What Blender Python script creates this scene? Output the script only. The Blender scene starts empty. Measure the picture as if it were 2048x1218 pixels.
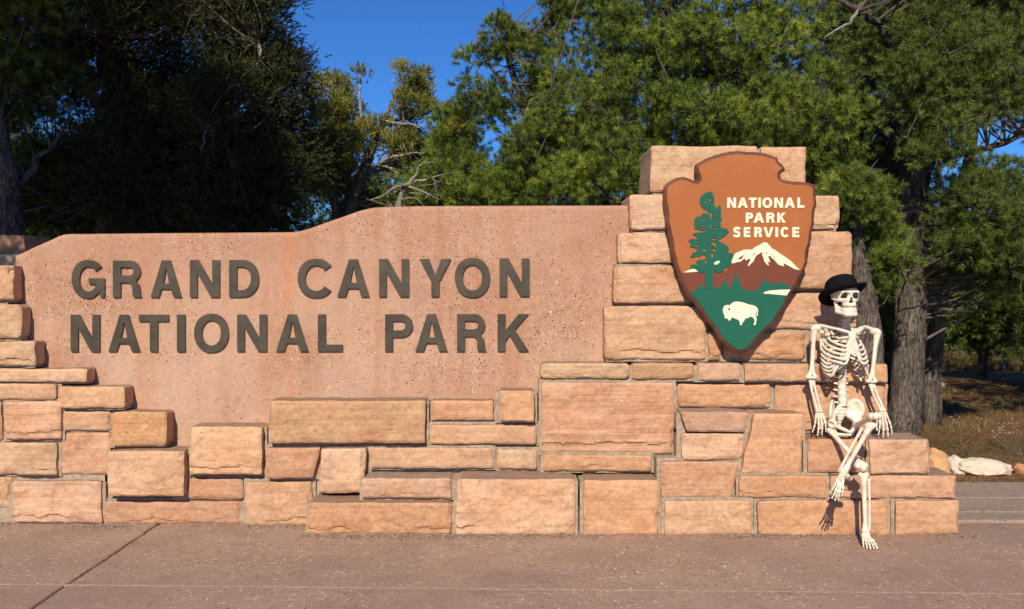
import bpy, math, random
import numpy as np
from mathutils import Vector, Matrix
from mathutils.geometry import tessellate_polygon

# ------------------------------------------------------------------ camera, world, sun, exposure
S = bpy.context.scene
FPX, CX, HV, H = 2000.0, 1024.0, 575.0, 1.41
cam = bpy.data.cameras.new('camera'); cob = bpy.data.objects.new('camera', cam); S.collection.objects.link(cob)
cob.location = (0, 0, H); cob.rotation_euler = (math.radians(90), 0, 0)
cam.sensor_width = 36; cam.lens = 36*FPX/2048; cam.shift_y = -(609-HV)/2048
cam.clip_start = .05; cam.clip_end = 2000
S.camera = cob
SUND = Vector((.15, 1, -.72)).normalized()
EL = math.asin(-SUND.z)
W = bpy.data.worlds.new('World'); S.world = W; W.use_nodes = True
wn = W.node_tree.nodes; bg = wn['Background']
sk = wn.new('ShaderNodeTexSky'); sk.sky_type = 'NISHITA'; sk.sun_disc = False
sk.sun_elevation = EL; sk.sun_rotation = math.radians(188.5); sk.altitude = 2100
sk.air_density = 1.0; sk.dust_density = .15; sk.ozone_density = 3.0
gr0 = wn.new('ShaderNodeMix'); gr0.data_type = 'RGBA'; gr0.blend_type = 'MULTIPLY'; gr0.inputs[0].default_value = 1; gr0.inputs[7].default_value = (.47, 1.08, 1.85, 1)
W.node_tree.links.new(sk.outputs[0], gr0.inputs[6]); W.node_tree.links.new(gr0.outputs[2], bg.inputs[0]); bg.inputs[1].default_value = .056
sl = bpy.data.lights.new('sun', 'SUN'); sl.energy = 5.0; sl.angle = math.radians(.5); sl.color = (1, .90, .74)
so = bpy.data.objects.new('sun', sl); S.collection.objects.link(so)
so.rotation_euler = SUND.to_track_quat('-Z', 'Y').to_euler(); so.location = (-5, -10, 12)
S.view_settings.view_transform = 'Standard'; S.view_settings.look = 'None'
S.view_settings.exposure = 0.14; S.view_settings.gamma = 1; S.view_settings.use_curve_mapping = False
S.render.engine = 'CYCLES'
S.cycles.max_bounces = 6; S.cycles.diffuse_bounces = 3; S.cycles.transmission_bounces = 3

# ------------------------------------------------------------------ helpers
def P(u, v, Y):
    return np.array([(u-CX)/FPX*Y, Y, H-(v-HV)/FPX*Y])
WL = {}
def put(o, parent, loc):
    loc = np.array(loc, float); S.collection.objects.link(o)
    WL[o.name] = loc
    if parent is not None:
        o.parent = parent; o.location = Vector(loc-WL[parent.name])
    else: o.location = Vector(loc)
def mesh(name, V, F, mats, parent=None, smooth=False, attr=None, at=None, midx=None, sharp=None):
    """F: list of tuples or an (n,k) array."""
    V = np.asarray(V, float)
    if at is None:
        at = (V.min(0)+V.max(0))/2
        if parent is None: at = np.array([at[0], at[1], V[:, 2].min()])
    at = np.array(at, float)
    me = bpy.data.meshes.new(name)
    L = V-at
    if isinstance(F, np.ndarray):
        n, k = F.shape
        me.vertices.add(len(L)); me.vertices.foreach_set('co', L.astype(np.float32).ravel())
        me.loops.add(n*k); me.loops.foreach_set('vertex_index', F.astype(np.int32).ravel())
        me.polygons.add(n); me.polygons.foreach_set('loop_start', np.arange(0, n*k, k, dtype=np.int32))
        me.update(calc_edges=True)
    else:
        me.from_pydata([tuple(p) for p in L], [], [tuple(int(i) for i in f) for f in F])
    if not isinstance(mats, (list, tuple)): mats = [mats]
    for m in mats: me.materials.append(m)
    if midx is not None: me.polygons.foreach_set('material_index', np.asarray(midx, np.int32))
    if smooth: me.polygons.foreach_set('use_smooth', np.ones(len(me.polygons), bool))
    if attr is not None:
        a = me.attributes.new('tint', 'FLOAT', 'FACE'); a.data.foreach_set('value', np.asarray(attr, np.float32))
    if sharp: 
        me.set_sharp_from_angle(angle=math.radians(sharp))
    me.update()
    o = bpy.data.objects.new(name, me); put(o, parent, at)
    return o
def empty(name, label, cat, at, group=None):
    o = bpy.data.objects.new(name, None); o.empty_display_size = .1
    put(o, None, at); tag(o, label, cat, group); return o
def tag(o, label=None, cat=None, group=None, kind=None):
    if label: o['label'] = label
    if cat: o['category'] = cat
    if group: o['group'] = group
    if kind: o['kind'] = kind
    return o
class B:
    def __init__(s): s.V = []; s.F = []; s.n = 0; s.M = []
    def add(s, V, F, m=0):
        V = np.asarray(V, float); s.V.append(V); s.F += [tuple(int(i)+s.n for i in f) for f in F]; s.M += [m]*len(F); s.n += len(V)
    def out(s): return np.vstack(s.V), s.F
    def obj(s, name, mat, parent=None, **k): return mesh(name, np.vstack(s.V), s.F, mat, parent, midx=s.M, **k)
def box(x0, x1, y0, y1, z0, z1):
    V = [(x, y, z) for z in (z0, z1) for y in (y0, y1) for x in (x0, x1)]
    return V, [(0, 2, 3, 1), (4, 5, 7, 6), (0, 1, 5, 4), (1, 3, 7, 5), (3, 2, 6, 7), (2, 0, 4, 6)]
def catmull(p, n):
    p = np.asarray(p, float); q = np.vstack([2*p[0]-p[1], p, 2*p[-1]-p[-2]]); out = []
    for i in range(len(p)-1):
        a, b, c, d = q[i:i+4]
        for t in np.arange(n)/n:
            out.append(.5*(2*b+(c-a)*t+(2*a-5*b+4*c-d)*t*t+(3*b-a-3*c+d)*t**3))
    out.append(p[-1]); return np.array(out)
def tube(pts, rad, k=8, cap=True, flat=None, jit=0, seed=0):
    pts = np.asarray(pts, float); n = len(pts); rad = np.broadcast_to(np.asarray(rad, float), (n,))
    T = np.gradient(pts, axis=0); T /= np.linalg.norm(T, axis=1)[:, None]+1e-9
    ref = np.array([0, 1., 0]) if abs(T[0][1]) < .9 else np.array([1., 0, 0])
    a = np.linspace(0, 2*np.pi, k, endpoint=False); V = []
    A = np.cross(T[0], ref); A /= np.linalg.norm(A); rng = np.random.RandomState(seed)
    for i in range(n):
        A = A-T[i]*A.dot(T[i]); A /= np.linalg.norm(A)+1e-9; Bn = np.cross(T[i], A)
        r = rad[i]*(1+(rng.randn(k)*jit if jit else 0))
        r = np.broadcast_to(r, (k,))
        V.append(pts[i]+(np.cos(a)*r)[:, None]*A+(np.sin(a)*r*(flat or 1))[:, None]*Bn)
    V = np.vstack(V)
    F = [(i*k+j, i*k+(j+1) % k, (i+1)*k+(j+1) % k, (i+1)*k+j) for i in range(n-1) for j in range(k)]
    if cap: F += [tuple(range(k))[::-1], tuple(range((n-1)*k, n*k))]
    return V, F
def ellipsoid(c, r, R=None, nu=16, nv=10):
    V = [(0, 0, 1)]+[(math.sin(math.pi*i/nv)*math.cos(2*math.pi*j/nu), math.sin(math.pi*i/nv)*math.sin(2*math.pi*j/nu), math.cos(math.pi*i/nv)) for i in range(1, nv) for j in range(nu)]+[(0, 0, -1)]
    V = np.array(V)*np.array(r)
    if R is not None: V = V@np.asarray(R).T
    F = [(0, 1+j, 1+(j+1) % nu) for j in range(nu)]
    for i in range(nv-2):
        for j in range(nu):
            a = 1+i*nu+j; b = 1+i*nu+(j+1) % nu; F.append((a, a+nu, b+nu, b))
    e = len(V)-1; s = e-nu
    F += [(e, s+(j+1) % nu, s+j) for j in range(nu)]
    return V+np.array(c), F
# vectorised value noise
def _h(ix, iy, iz, seed):
    n = (ix*374761393+iy*668265263+iz*2147483647+seed*1274126177) & 0xFFFFFFFF
    n = ((n ^ (n >> 13))*1274126177) & 0xFFFFFFFF
    n = ((n ^ (n >> 16))*2246822519) & 0xFFFFFFFF
    return ((n ^ (n >> 15)) & 0xFFFFFF)/float(0xFFFFFF)*2-1
def vnoise(p, seed=0):
    p = np.asarray(p, float); i = np.floor(p).astype(np.int64); f = p-i; f = f*f*(3-2*f)
    x, y, z = i[..., 0], i[..., 1], i[..., 2]; fx, fy, fz = f[..., 0], f[..., 1], f[..., 2]; r = 0
    for dx in (0, 1):
        for dy in (0, 1):
            for dz in (0, 1):
                r = r+_h(x+dx, y+dy, z+dz, seed)*(fx if dx else 1-fx)*(fy if dy else 1-fy)*(fz if dz else 1-fz)
    return r
def fbm(p, seed=0, o=4):
    r = 0; a = 1.; p = np.asarray(p, float)
    for k in range(o): r = r+a*vnoise(p, seed+k*17); p = p*2.03+3.1; a *= .5
    return r/1.6
def sst(x, a, b):
    t = np.clip((x-a)/(b-a), 0, 1); return t*t*(3-2*t)

# ------------------------------------------------------------------ materials
def newmat(name, rough=.8, spec=.3):
    m = bpy.data.materials.new(name); m.use_nodes = True
    b = m.node_tree.nodes['Principled BSDF']; b.inputs['Roughness'].default_value = rough
    b.inputs['Specular IOR Level'].default_value = spec
    return m, m.node_tree, b
def N(nt, t, **kw):
    n = nt.nodes.new('ShaderNode'+t)
    for k, v in kw.items():
        if k in n.inputs.keys(): n.inputs[k].default_value = v
        else: setattr(n, k, v)
    return n
def noise(nt, vec, scale, detail=4, rough=.55, dist=0):
    n = N(nt, 'TexNoise', Scale=scale, Detail=detail, Roughness=rough, Distortion=dist)
    nt.links.new(vec, n.inputs['Vector']); return n.outputs['Fac']
def mapping(nt, vec, sc, loc=(0, 0, 0)):
    n = N(nt, 'Mapping'); n.inputs['Scale'].default_value = sc; n.inputs['Location'].default_value = loc
    nt.links.new(vec, n.inputs['Vector']); return n.outputs[0]
def ramp(nt, fac, stops, interp='LINEAR'):
    n = N(nt, 'ValToRGB'); cr = n.color_ramp; cr.interpolation = interp
    while len(cr.elements) < len(stops): cr.elements.new(.5)
    for e, (p, c) in zip(cr.elements, stops):
        e.position = p; e.color = (c, c, c, 1) if isinstance(c, (int, float)) else (*c[:3], 1)
    nt.links.new(fac, n.inputs[0]); return n.outputs[0]
def mix(nt, fac, a, b, mode='MIX'):
    n = N(nt, 'Mix', data_type='RGBA', blend_type=mode); n.clamp_result = False
    for k, v in ((0, fac), (6, a), (7, b)):
        if isinstance(v, (int, float)): n.inputs[k].default_value = v
        elif isinstance(v, tuple): n.inputs[k].default_value = (*v, 1)
        else: nt.links.new(v, n.inputs[k])
    return n.outputs[2]
def bump(nt, b, h, strength=.5, dist=.01, prev=None):
    n = N(nt, 'Bump', Strength=strength, Distance=dist); nt.links.new(h, n.inputs['Height'])
    if prev is not None: nt.links.new(prev, n.inputs['Normal'])
    nt.links.new(n.outputs[0], b.inputs['Normal']); return n.outputs[0]
def pos(nt): return N(nt, 'NewGeometry').outputs['Position']

def sandstone(name, a, b, strata=.3, off=0):
    m, nt, bs = newmat(name, .88, .15); p = mapping(nt, pos(nt), (1, 1, 1), (off*3.7, off, off*2.1))
    big = ramp(nt, noise(nt, p, 4.5, 5, .6), [(.36, 0.), (.64, 1.)])
    c = mix(nt, big, a, b)
    st = noise(nt, mapping(nt, p, (1.2, 1.2, 48)), 1, 4, .65, .6)
    stc = ramp(nt, st, [(.3, .72), (.5, 1.), (.72, 1.22)])
    c = mix(nt, strata, c, mix(nt, 1., c, stc, 'MULTIPLY'))
    red = ramp(nt, noise(nt, mapping(nt, p, (1, 1, 2.6)), 3.1, 3, .6), [(.56, 0.), (.72, 1.)])
    c = mix(nt, mix(nt, 1., red, (.6, .6, .6), 'MULTIPLY'), c, (.50, .225, .11))
    # grey weathering and small dark flecks
    gr = ramp(nt, noise(nt, p, 7.5, 6, .7, .4), [(.60, 0.), (.74, 1.)])
    c = mix(nt, mix(nt, 1., gr, (.42, .42, .42), 'MULTIPLY'), c, (.27, .21, .16))
    fl = ramp(nt, noise(nt, p, 120, 2, .5), [(.27, .55), (.36, 1.)])
    c = mix(nt, .6, c, mix(nt, 1., c, fl, 'MULTIPLY'))
    oi = N(nt, 'ObjectInfo')
    c = mix(nt, 1., c, ramp(nt, oi.outputs['Random'], [(0., (.86, .82, .82)), (.3, (1.0, .95, .92)), (.6, (.99, 1.04, 1.14)), (.8, (1.06, 1.10, 1.14)), (1., (1.0, .90, .80))]), 'MULTIPLY')
    g2 = ramp(nt, noise(nt, p, 45, 4, .7), [(.3, .80), (.5, 1.), (.68, 1.14)])
    c = mix(nt, .9, c, mix(nt, 1., c, g2, 'MULTIPLY'))
    mo = ramp(nt, noise(nt, p, 11, 4, .6, .5), [(.3, .86), (.5, 1.), (.7, 1.08)])
    c = mix(nt, 1., c, mo, 'MULTIPLY')
    ck = noise(nt, mapping(nt, p, (1, 1, 1.7)), 3.2, 6, .65, 1.2)
    cr_ = ramp(nt, ck, [(.488, 1.), (.4985, .0), (.5015, .0), (.512, 1.)])
    cm = ramp(nt, noise(nt, p, 5, 2, .5), [(.52, 0.), (.6, 1.)])
    crk = mix(nt, cm, (1, 1, 1), cr_)
    c = mix(nt, .28, c, mix(nt, 1., c, crk, 'MULTIPLY'))
    nt.links.new(c, bs.inputs['Base Color'])
    h = bump(nt, bs, crk, .3, .004)
    h = bump(nt, bs, st, .25+.45*strata, .006, h)
    h = bump(nt, bs, noise(nt, p, 19, 9, .72, .4), .8, .014, h)
    bump(nt, bs, noise(nt, p, 260, 4, .6), .35, .0015, h)
    return m
SM = {'orange': sandstone('sandstone_orange', (.58, .345, .195), (.50, .28, .15), .45, 1),
      'pink': sandstone('sandstone_pink', (.57, .340, .205), (.51, .285, .160), .5, 2),
      'pale': sandstone('sandstone_pale', (.61, .385, .235), (.56, .325, .18), .45, 3),
      'buff': sandstone('sandstone_buff', (.56, .355, .20), (.50, .30, .165), .45, 4),
      'band': sandstone('sandstone_banded', (.60, .375, .235), (.53, .29, .17), .95, 5),
      'brown': sandstone('sandstone_brown', (.47, .275, .165), (.41, .225, .135), .6, 6)}
DUSTY = sandstone('sandstone_dusty_ledge', (.30, .205, .145), (.34, .225, .15), .1, 7)
def mk_mortar():
    m, nt, bs = newmat('mortar', .95, .1); p = pos(nt)
    c = mix(nt, ramp(nt, noise(nt, p, 30, 5), [(.35, 0.), (.65, 1.)]), (.35, .265, .19), (.50, .39, .285))
    c = mix(nt, 1., c, ramp(nt, noise(nt, p, 200, 3), [(.35, .5), (.5, 1.)]), 'MULTIPLY')
    nt.links.new(c, bs.inputs['Base Color']); bump(nt, bs, noise(nt, p, 130, 5, .7), .9, .006); return m
MORTAR = mk_mortar()
def aggregate(name, ca, cb, sz, pale, dark, stain=None, flatdir='wall'):
    m, nt, bs = newmat(name, .85, .2); p = pos(nt)
    c = mix(nt, ramp(nt, noise(nt, p, 2.2, 6, .62), [(.35, 0.), (.65, 1.)]), ca, cb)
    c = mix(nt, .8, c, mix(nt, 1., c, ramp(nt, noise(nt, p, 28, 5, .7), [(.3, .74), (.5, 1.), (.7, 1.18)]), 'MULTIPLY'))
    dens = noise(nt, p, 1.7, 4, .6)
    c = mix(nt, .85, c, mix(nt, 1., c, ramp(nt, noise(nt, p, 110, 3, .7), [(.3, .78), (.5, 1.), (.68, 1.2)]), 'MULTIPLY'))
    dks = []
    for L, (scl, gate) in enumerate(((sz, 0.), (sz*1.9, .03))):
        v = N(nt, 'TexVoronoi', Scale=scl, Randomness=1.)
        nt.links.new(mix(nt, .010, mapping(nt, p, (1, 1, 1), (L*3., L, 0)), N(nt, 'TexNoise', Scale=60, Detail=3).outputs['Color']), v.inputs['Vector'])
        sep = N(nt, 'SeparateColor'); nt.links.new(v.outputs['Color'], sep.inputs[0])
        def chips(ch, lo, hi, dmax):
            a = N(nt, 'Math', operation='GREATER_THAN'); nt.links.new(sep.outputs[ch], a.inputs[0])
            th = N(nt, 'MapRange'); nt.links.new(dens, th.inputs[0]); th.inputs[1].default_value = .40; th.inputs[2].default_value = .62
            th.inputs[3].default_value = hi; th.inputs[4].default_value = lo; nt.links.new(th.outputs[0], a.inputs[1])
            d = N(nt, 'Math', operation='LESS_THAN'); nt.links.new(v.outputs['Distance'], d.inputs[0])
            mm = N(nt, 'Math', operation='MULTIPLY'); nt.links.new(sep.outputs[(ch+1) % 3], mm.inputs[0]); mm.inputs[1].default_value = dmax*.66
            nt.links.new(mm.outputs[0], d.inputs[1])
            q = N(nt, 'Math', operation='MULTIPLY'); nt.links.new(a.outputs[0], q.inputs[0]); nt.links.new(d.outputs[0], q.inputs[1]); return q.outputs[0]
        pv = mix(nt, sep.outputs[(2)], pale, tuple(x*.68 for x in pale))
        c = mix(nt, chips(0, .66+gate, .94, .75), c, pv)
        dk = chips(2, .70+gate, .92, .72); dks.append(dk)
        c = mix(nt, dk, c, dark)
    dk = dks[0]
    if stain:
        for k, (sc, lo, hi, col, amt) in enumerate(stain):
            s = ramp(nt, noise(nt, mapping(nt, p, sc, (k*5., 0, k*2.)), 1, 4, .6), [(lo, 0.), (hi, 1.)])
            c = mix(nt, mix(nt, 1., s, (amt,)*3, 'MULTIPLY'), c, col)
    nt.links.new(c, bs.inputs['Base Color'])
    h = bump(nt, bs, noise(nt, p, 60, 6, .7), .5, .004)
    inv = N(nt, 'Math', operation='MULTIPLY'); nt.links.new(dk, inv.inputs[0]); inv.inputs[1].default_value = -1
    bump(nt, bs, inv.outputs[0], .6, .004, h)
    return m, nt, bs, c
PANEL, pnt, pbs, pc = aggregate('exposed_aggregate_panel', (.47, .285, .195), (.40, .220, .140), 95, (.68, .57, .47), (.06, .032, .022),
    [((7, 1, .35), .50, .70, (.36, .15, .07), .5), ((3, 1, 3), .55, .75, (.30, .18, .14), .5), ((1.2, 1, 1.2), .45, .65, (.50, .32, .22), .6)])
# weather stain: red-brown film that runs down from the coping, plus one orange run
def panel_extra(nt, bs, c):
    p = pos(nt); s = N(nt, 'SeparateXYZ'); nt.links.new(p, s.inputs[0])
    def rng_(o, a, b):
        n = N(nt, 'MapRange', interpolation_type='SMOOTHSTEP'); nt.links.new(o, n.inputs[0]); n.inputs[1].default_value = a; n.inputs[2].default_value = b; return n.outputs[0]
    topr = ramp(nt, noise(nt, mapping(nt, p, (5, 1, 1.1)), 1, 6, .7), [(.30, 0.), (.75, 1.)])
    band = rng_(s.outputs['Z'], 1.0, 1.75)
    f = mix(nt, 1., mix(nt, 1., topr, band, 'MULTIPLY'), (.62, .62, .62), 'MULTIPLY')
    c = mix(nt, f, c, (.33, .145, .08))
    wob = N(nt, 'Math', operation='MULTIPLY_ADD'); nt.links.new(noise(nt, mapping(nt, p, (1, 1, 3)), 2, 3), wob.inputs[0]); wob.inputs[1].default_value = .12; nt.links.new(s.outputs['X'], wob.inputs[2])
    for x, w_, col, am in ((-1.30, .05, (.50, .19, .07), .55), (-1.42, .09, (.44, .19, .09), .35), (.07, .06, (.40, .17, .09), .3), (-2.2, .08, (.42, .17, .09), .3)):
        d = N(nt, 'Math', operation='SUBTRACT'); nt.links.new(wob.outputs[0], d.inputs[0]); d.inputs[1].default_value = x
        ab = N(nt, 'Math', operation='ABSOLUTE'); nt.links.new(d.outputs[0], ab.inputs[0])
        g = rng_(ab.outputs[0], w_, 0.)
        hg = ramp(nt, noise(nt, mapping(nt, p, (14, 1, 1.6)), 1, 4, .6), [(.3, 0.), (.6, 1.)])
        c = mix(nt, mix(nt, 1., mix(nt, 1., g, hg, 'MULTIPLY'), (am,)*3, 'MULTIPLY'), c, col)
    nt.links.new(c, bs.inputs['Base Color'])
panel_extra(pnt, pbs, pc)
PAVE, _, _, _ = aggregate('pinkish_pavement', (.375, .250, .185), (.31, .205, .150), 56, (.62, .51, .40), (.05, .032, .026),
    [((.8, .8, .8), .46, .66, (.24, .16, .13), .6), ((1.6, 9, 1), .55, .75, (.33, .19, .13), .5), ((5, 7, 1), .58, .68, (.20, .135, .105), .45)])
FLAG, _, _, _ = aggregate('brown_flagstone', (.33, .245, .185), (.28, .205, .155), 40, (.38, .30, .24), (.20, .14, .11))
def simple(name, col, rough=.6, spec=.4, metal=0, nz=None, bmp=None, var=.2):
    m, nt, bs = newmat(name, rough, spec); bs.inputs['Metallic'].default_value = metal; p = pos(nt)
    d = tuple(x*(1-var) for x in col)
    c = mix(nt, ramp(nt, noise(nt, p, nz or 15, 5, .6), [(.35, 0.), (.65, 1.)]), col, d)
    nt.links.new(c, bs.inputs['Base Color'])
    if bmp: bump(nt, bs, noise(nt, p, bmp[0], 5, .65), bmp[1], bmp[2])
    return m
BRONZE = simple('weathered_bronze', (.092, .072, .046), .42, .5, .35, 9, (60, .35, .003), .4)
SIGN_O = simple('orange_sign_paint', (.36, .110, .027), .55, .3, 0, 6, (60, .12, .002), .07)
_nt = SIGN_O.node_tree; _bs = _nt.nodes['Principled BSDF']; _src = _bs.inputs['Base Color'].links[0].from_socket
_w = ramp(_nt, noise(_nt, pos(_nt), 3.2, 5, .65), [(.52, 0.), (.75, .35)])
_s = ramp(_nt, noise(_nt, mapping(_nt, pos(_nt), (60, 1, 4)), 1, 3, .6), [(.55, 0.), (.8, .16)])
_nt.links.new(mix(_nt, _s, mix(_nt, _w, _src, (.46, .20, .085)), (.25, .07, .02)), _bs.inputs['Base Color'])
SIGN_R = simple('brown_sign_rim', (.165, .058, .030), .5, .4, 0, 20, (70, .4, .004), .3)
SIGN_B = simple('maroon_paint', (.165, .045, .022), .6, .25, 0, 8, None, .08)
SIGN_G = simple('green_paint', (.014, .110, .070), .65, .15, 0, 8, None, .06)
SIGN_C = simple('cream_paint', (.78, .73, .50), .55, .35, 0, 8, None, .04)
BONE = simple('ivory_plastic_bone', (.82, .72, .56), .5, .4, 0, 26, (150, .25, .0015), .30)
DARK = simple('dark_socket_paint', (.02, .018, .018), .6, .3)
FELT = simple('black_felt', (.009, .009, .010), .95, .05, 0, 40, (400, .4, .001))
def bark(name, a, b, sc=1.):
    m, nt, bs = newmat(name, .95, .1); p = pos(nt)
    q = mapping(nt, p, (26*sc, 26*sc, 6*sc))
    f = noise(nt, q, 1, 6, .7, .8)
    c = mix(nt, ramp(nt, f, [(.38, 0.), (.6, 1.)]), a, b)
    c = mix(nt, 1., c, ramp(nt, noise(nt, p, 60, 4, .7), [(.3, .55), (.55, 1.05)]), 'MULTIPLY')
    c = mix(nt, 1., c, ramp(nt, noise(nt, mapping(nt, p, (9, 9, 2.5)), 1, 4, .7, 1.), [(.35, .6), (.55, 1.1)]), 'MULTIPLY')
    nt.links.new(c, bs.inputs['Base Color']); bump(nt, bs, f, 1., .03); return m
BARK = bark('pine_bark', (.045, .033, .026), (.25, .205, .165), 2.2)
BARK2 = bark('juniper_bark', (.08, .06, .048), (.22, .19, .155))
DEAD = bark('grey_deadwood', (.27, .24, .20), (.42, .38, .32), 2)
TWIG = simple('grey_twig', (.17, .14, .115), .9, .1, 0, 10, None, .5)
def leaf(name, a, b, c3):
    m = bpy.data.materials.new(name); m.use_nodes = True; nt = m.node_tree; bs = nt.nodes['Principled BSDF']
    at = N(nt, 'Attribute', attribute_name='tint')
    c = ramp(nt, at.outputs['Fac'], [(0., a), (.55, b), (1., c3)])
    nt.links.new(c, bs.inputs['Base Color']); bs.inputs['Roughness'].default_value = .5; bs.inputs['Specular IOR Level'].default_value = .35
    tr = N(nt, 'BsdfTranslucent'); nt.links.new(c, tr.inputs[0])
    mx = N(nt, 'MixShader'); mx.inputs[0].default_value = .22
    nt.links.new(bs.outputs[0], mx.inputs[1]); nt.links.new(tr.outputs[0], mx.inputs[2])
    nt.links.new(mx.outputs[0], nt.nodes['Material Output'].inputs[0]); return m
PINE = leaf('pinyon_needles', (.038, .068, .013), (.15, .21, .026), (.38, .43, .05))
PINE2 = leaf('dark_pine_needles', (.06, .09, .018), (.13, .175, .030), (.23, .26, .045))
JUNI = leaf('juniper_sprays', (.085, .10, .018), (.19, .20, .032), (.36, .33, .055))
JUNI_D = leaf('juniper_sprays_painted_shade', (.030, .036, .012), (.065, .072, .018), (.13, .13, .028))  # juniper green darkened, the left stand's shade put into the colour
DRY = leaf('dry_grass', (.14, .11, .035), (.27, .20, .075), (.40, .30, .13))
LITTER = leaf('pine_litter', (.10, .045, .022), (.22, .105, .048), (.36, .20, .10))
# ------------------------------------------------------------------ ground, road, pavement
def mk_ground():
    m, nt, bs = newmat('forest_floor', .95, .1); p = pos(nt)
    c = mix(nt, ramp(nt, noise(nt, p, .9, 6, .65), [(.4, 0.), (.6, 1.)]), (.30, .155, .075), (.25, .175, .08))
    c = mix(nt, ramp(nt, noise(nt, p, .35, 5, .6), [(.56, 0.), (.70, 1.)]), c, (.13, .115, .045))
    c = mix(nt, 1., c, ramp(nt, noise(nt, p, 14, 6, .75), [(.3, .45), (.5, 1.), (.7, 1.5)]), 'MULTIPLY')
    nt.links.new(c, bs.inputs['Base Color']); bump(nt, bs, noise(nt, p, 20, 6, .75), 1., .04); return m
GROUND = mk_ground()
def grid(x0, x1, y0, y1, nx, ny, zf):
    X, Y = np.meshgrid(np.linspace(x0, x1, nx+1), np.linspace(y0, y1, ny+1)); Z = zf(X, Y)
    V = np.stack([X, Y, Z], -1).reshape(-1, 3); a = (np.arange(ny)[:, None]*(nx+1)+np.arange(nx)).ravel()
    return V, np.stack([a, a+1, a+nx+2, a+nx+1], 1)
def gz(X, Y):
    q = np.stack([X*.6, Y*.6, 0*X], -1)
    k = sst(Y, 7.2, 9)
    r = sst(np.hypot(X, Y), 60, 160)
    return -.02+k*(.035+.05*fbm(q, 3, 3))+r*fbm(q*.02, 8, 2)*3
# uneven spacing: fine near, coarse far
xs = np.concatenate([np.linspace(-400, -14, 24), np.linspace(-13, 13, 110), np.linspace(14, 400, 24)])
ys = np.concatenate([np.linspace(-300, 6, 16), np.linspace(6.3, 26, 110), np.linspace(27, 700, 30)])
X, Y = np.meshgrid(xs, ys); nx = len(xs)-1; ny = len(ys)-1
a = (np.arange(ny)[:, None]*(nx+1)+np.arange(nx)).ravel()
Vg = np.stack([X, Y, gz(X, Y)], -1).reshape(-1, 3)
tag(mesh('ground', Vg, np.stack([a, a+1, a+nx+2, a+nx+1], 1), GROUND, smooth=True, at=(0, 0, 0)), kind='structure')
ROAD = simple('grey_asphalt', (.085, .088, .095), .9, .2, 0, 3, (40, .5, .01), .2)
Vr, Fr = grid(-150, 150, 22.2, 26.5, 60, 4, lambda x, y: gz(x, y)*0+.14)
tag(mesh('road', Vr, Fr, ROAD), kind='structure')

pave = tag(mesh('pavement', *box(-30, 30, -12, 7.15, -.06, -.012), MORTAR, at=(0, 0, 0)), kind='structure')
def slab(x0, x1, y0, y1, zt, mat, parent, name='paving_slab', seed=0, skew=0., bev=.006, rough=.002, cell=.06):
    """a slab with wavering edges and slightly rounded arrises; skew tilts the y edges with x"""
    nx = max(2, min(90, int((x1-x0)/cell))); ny = max(2, min(70, int((y1-y0)/cell)))
    us = np.concatenate([[0], [bev], np.linspace(0, x1-x0, nx+1)[1:-1], [x1-x0-bev], [x1-x0]])
    vs = np.concatenate([[0], [bev], np.linspace(0, y1-y0, ny+1)[1:-1], [y1-y0-bev], [y1-y0]])
    U, Vv = np.meshgrid(us, vs); edge = np.minimum(np.minimum(U, x1-x0-U), np.minimum(Vv, y1-y0-Vv))
    Z = zt-np.where(edge < bev*.5, bev, 0)
    Xw = x0+U+rough*vnoise(np.stack([U*0+seed, Vv*9, U*4], -1), 5); Yw = y0+Vv+skew*(x0+U)+rough*vnoise(np.stack([U*9, Vv*4, U*0+seed], -1), 6)
    V = np.stack([Xw, Yw, Z], -1).reshape(-1, 3); w = len(us); h = len(vs)
    F = [(j*w+i, j*w+i+1, (j+1)*w+i+1, (j+1)*w+i) for j in range(h-1) for i in range(w-1)]
    ring = [i for i in range(w)]+[j*w+w-1 for j in range(1, h)]+[(h-1)*w+i for i in range(w-2, -1, -1)]+[j*w for j in range(h-2, 0, -1)]
    low = V[ring].copy(); low[:, 2] = zt-.045; n = len(V); V = np.vstack([V, low]); m = len(ring)
    F += [(ring[i], n+i, n+(i+1) % m, ring[(i+1) % m]) for i in range(m)]
    return mesh(name, V, F, mat, parent)
sk_ = -.031; jx = [-8.4, -6.3, -4.2, -2.11, 2.085, 4.18, 6.3, 8.4]; g = .005
for i in range(len(jx)-1):
    gl = .009 if abs(jx[i]+2.11) < .1 else g; gr_ = .009 if abs(jx[i+1]+2.11) < .1 else g
    if abs(jx[i]-.03) < .1: gl = .0015
    if abs(jx[i+1]-.03) < .1: gr_ = .0015
    for (ya, yb) in ((-3, -1.5), (-1.5, .55), (.55, 2.6), (2.6, 4.68), (4.68, 6.15 if i > 3 else 6.6)):
        if yb < 3 and abs(jx[i]) > 5: continue
        slab(jx[i]+gl, jx[i+1]-gr_, ya+.003, yb-.003, 0., PAVE, pave, seed=i*7+ya, skew=sk_ if ya > -9 else 0, rough=.008, cell=.09)
# pale tooled joint line
JOINT = simple('pale_joint_filler', (.43, .30, .225), .9, .2, 0, 30, (90, .6, .004), .35)
b = B()
for i in range(len(jx)-1):
    for y in (4.68, 2.6):
        V, F = box(jx[i], jx[i+1], y-.007, y+.007, -.01, .0012); V = np.array(V)
        V[:, 1] += sk_*V[:, 0]; b.add(V, F)
for x in (2.085, 4.18):
    V, F = box(x-.009, x+.009, -2, 6.0, -.012, -.002); b.add(V, F)
b.obj('joint_filler', JOINT, pave)
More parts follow.
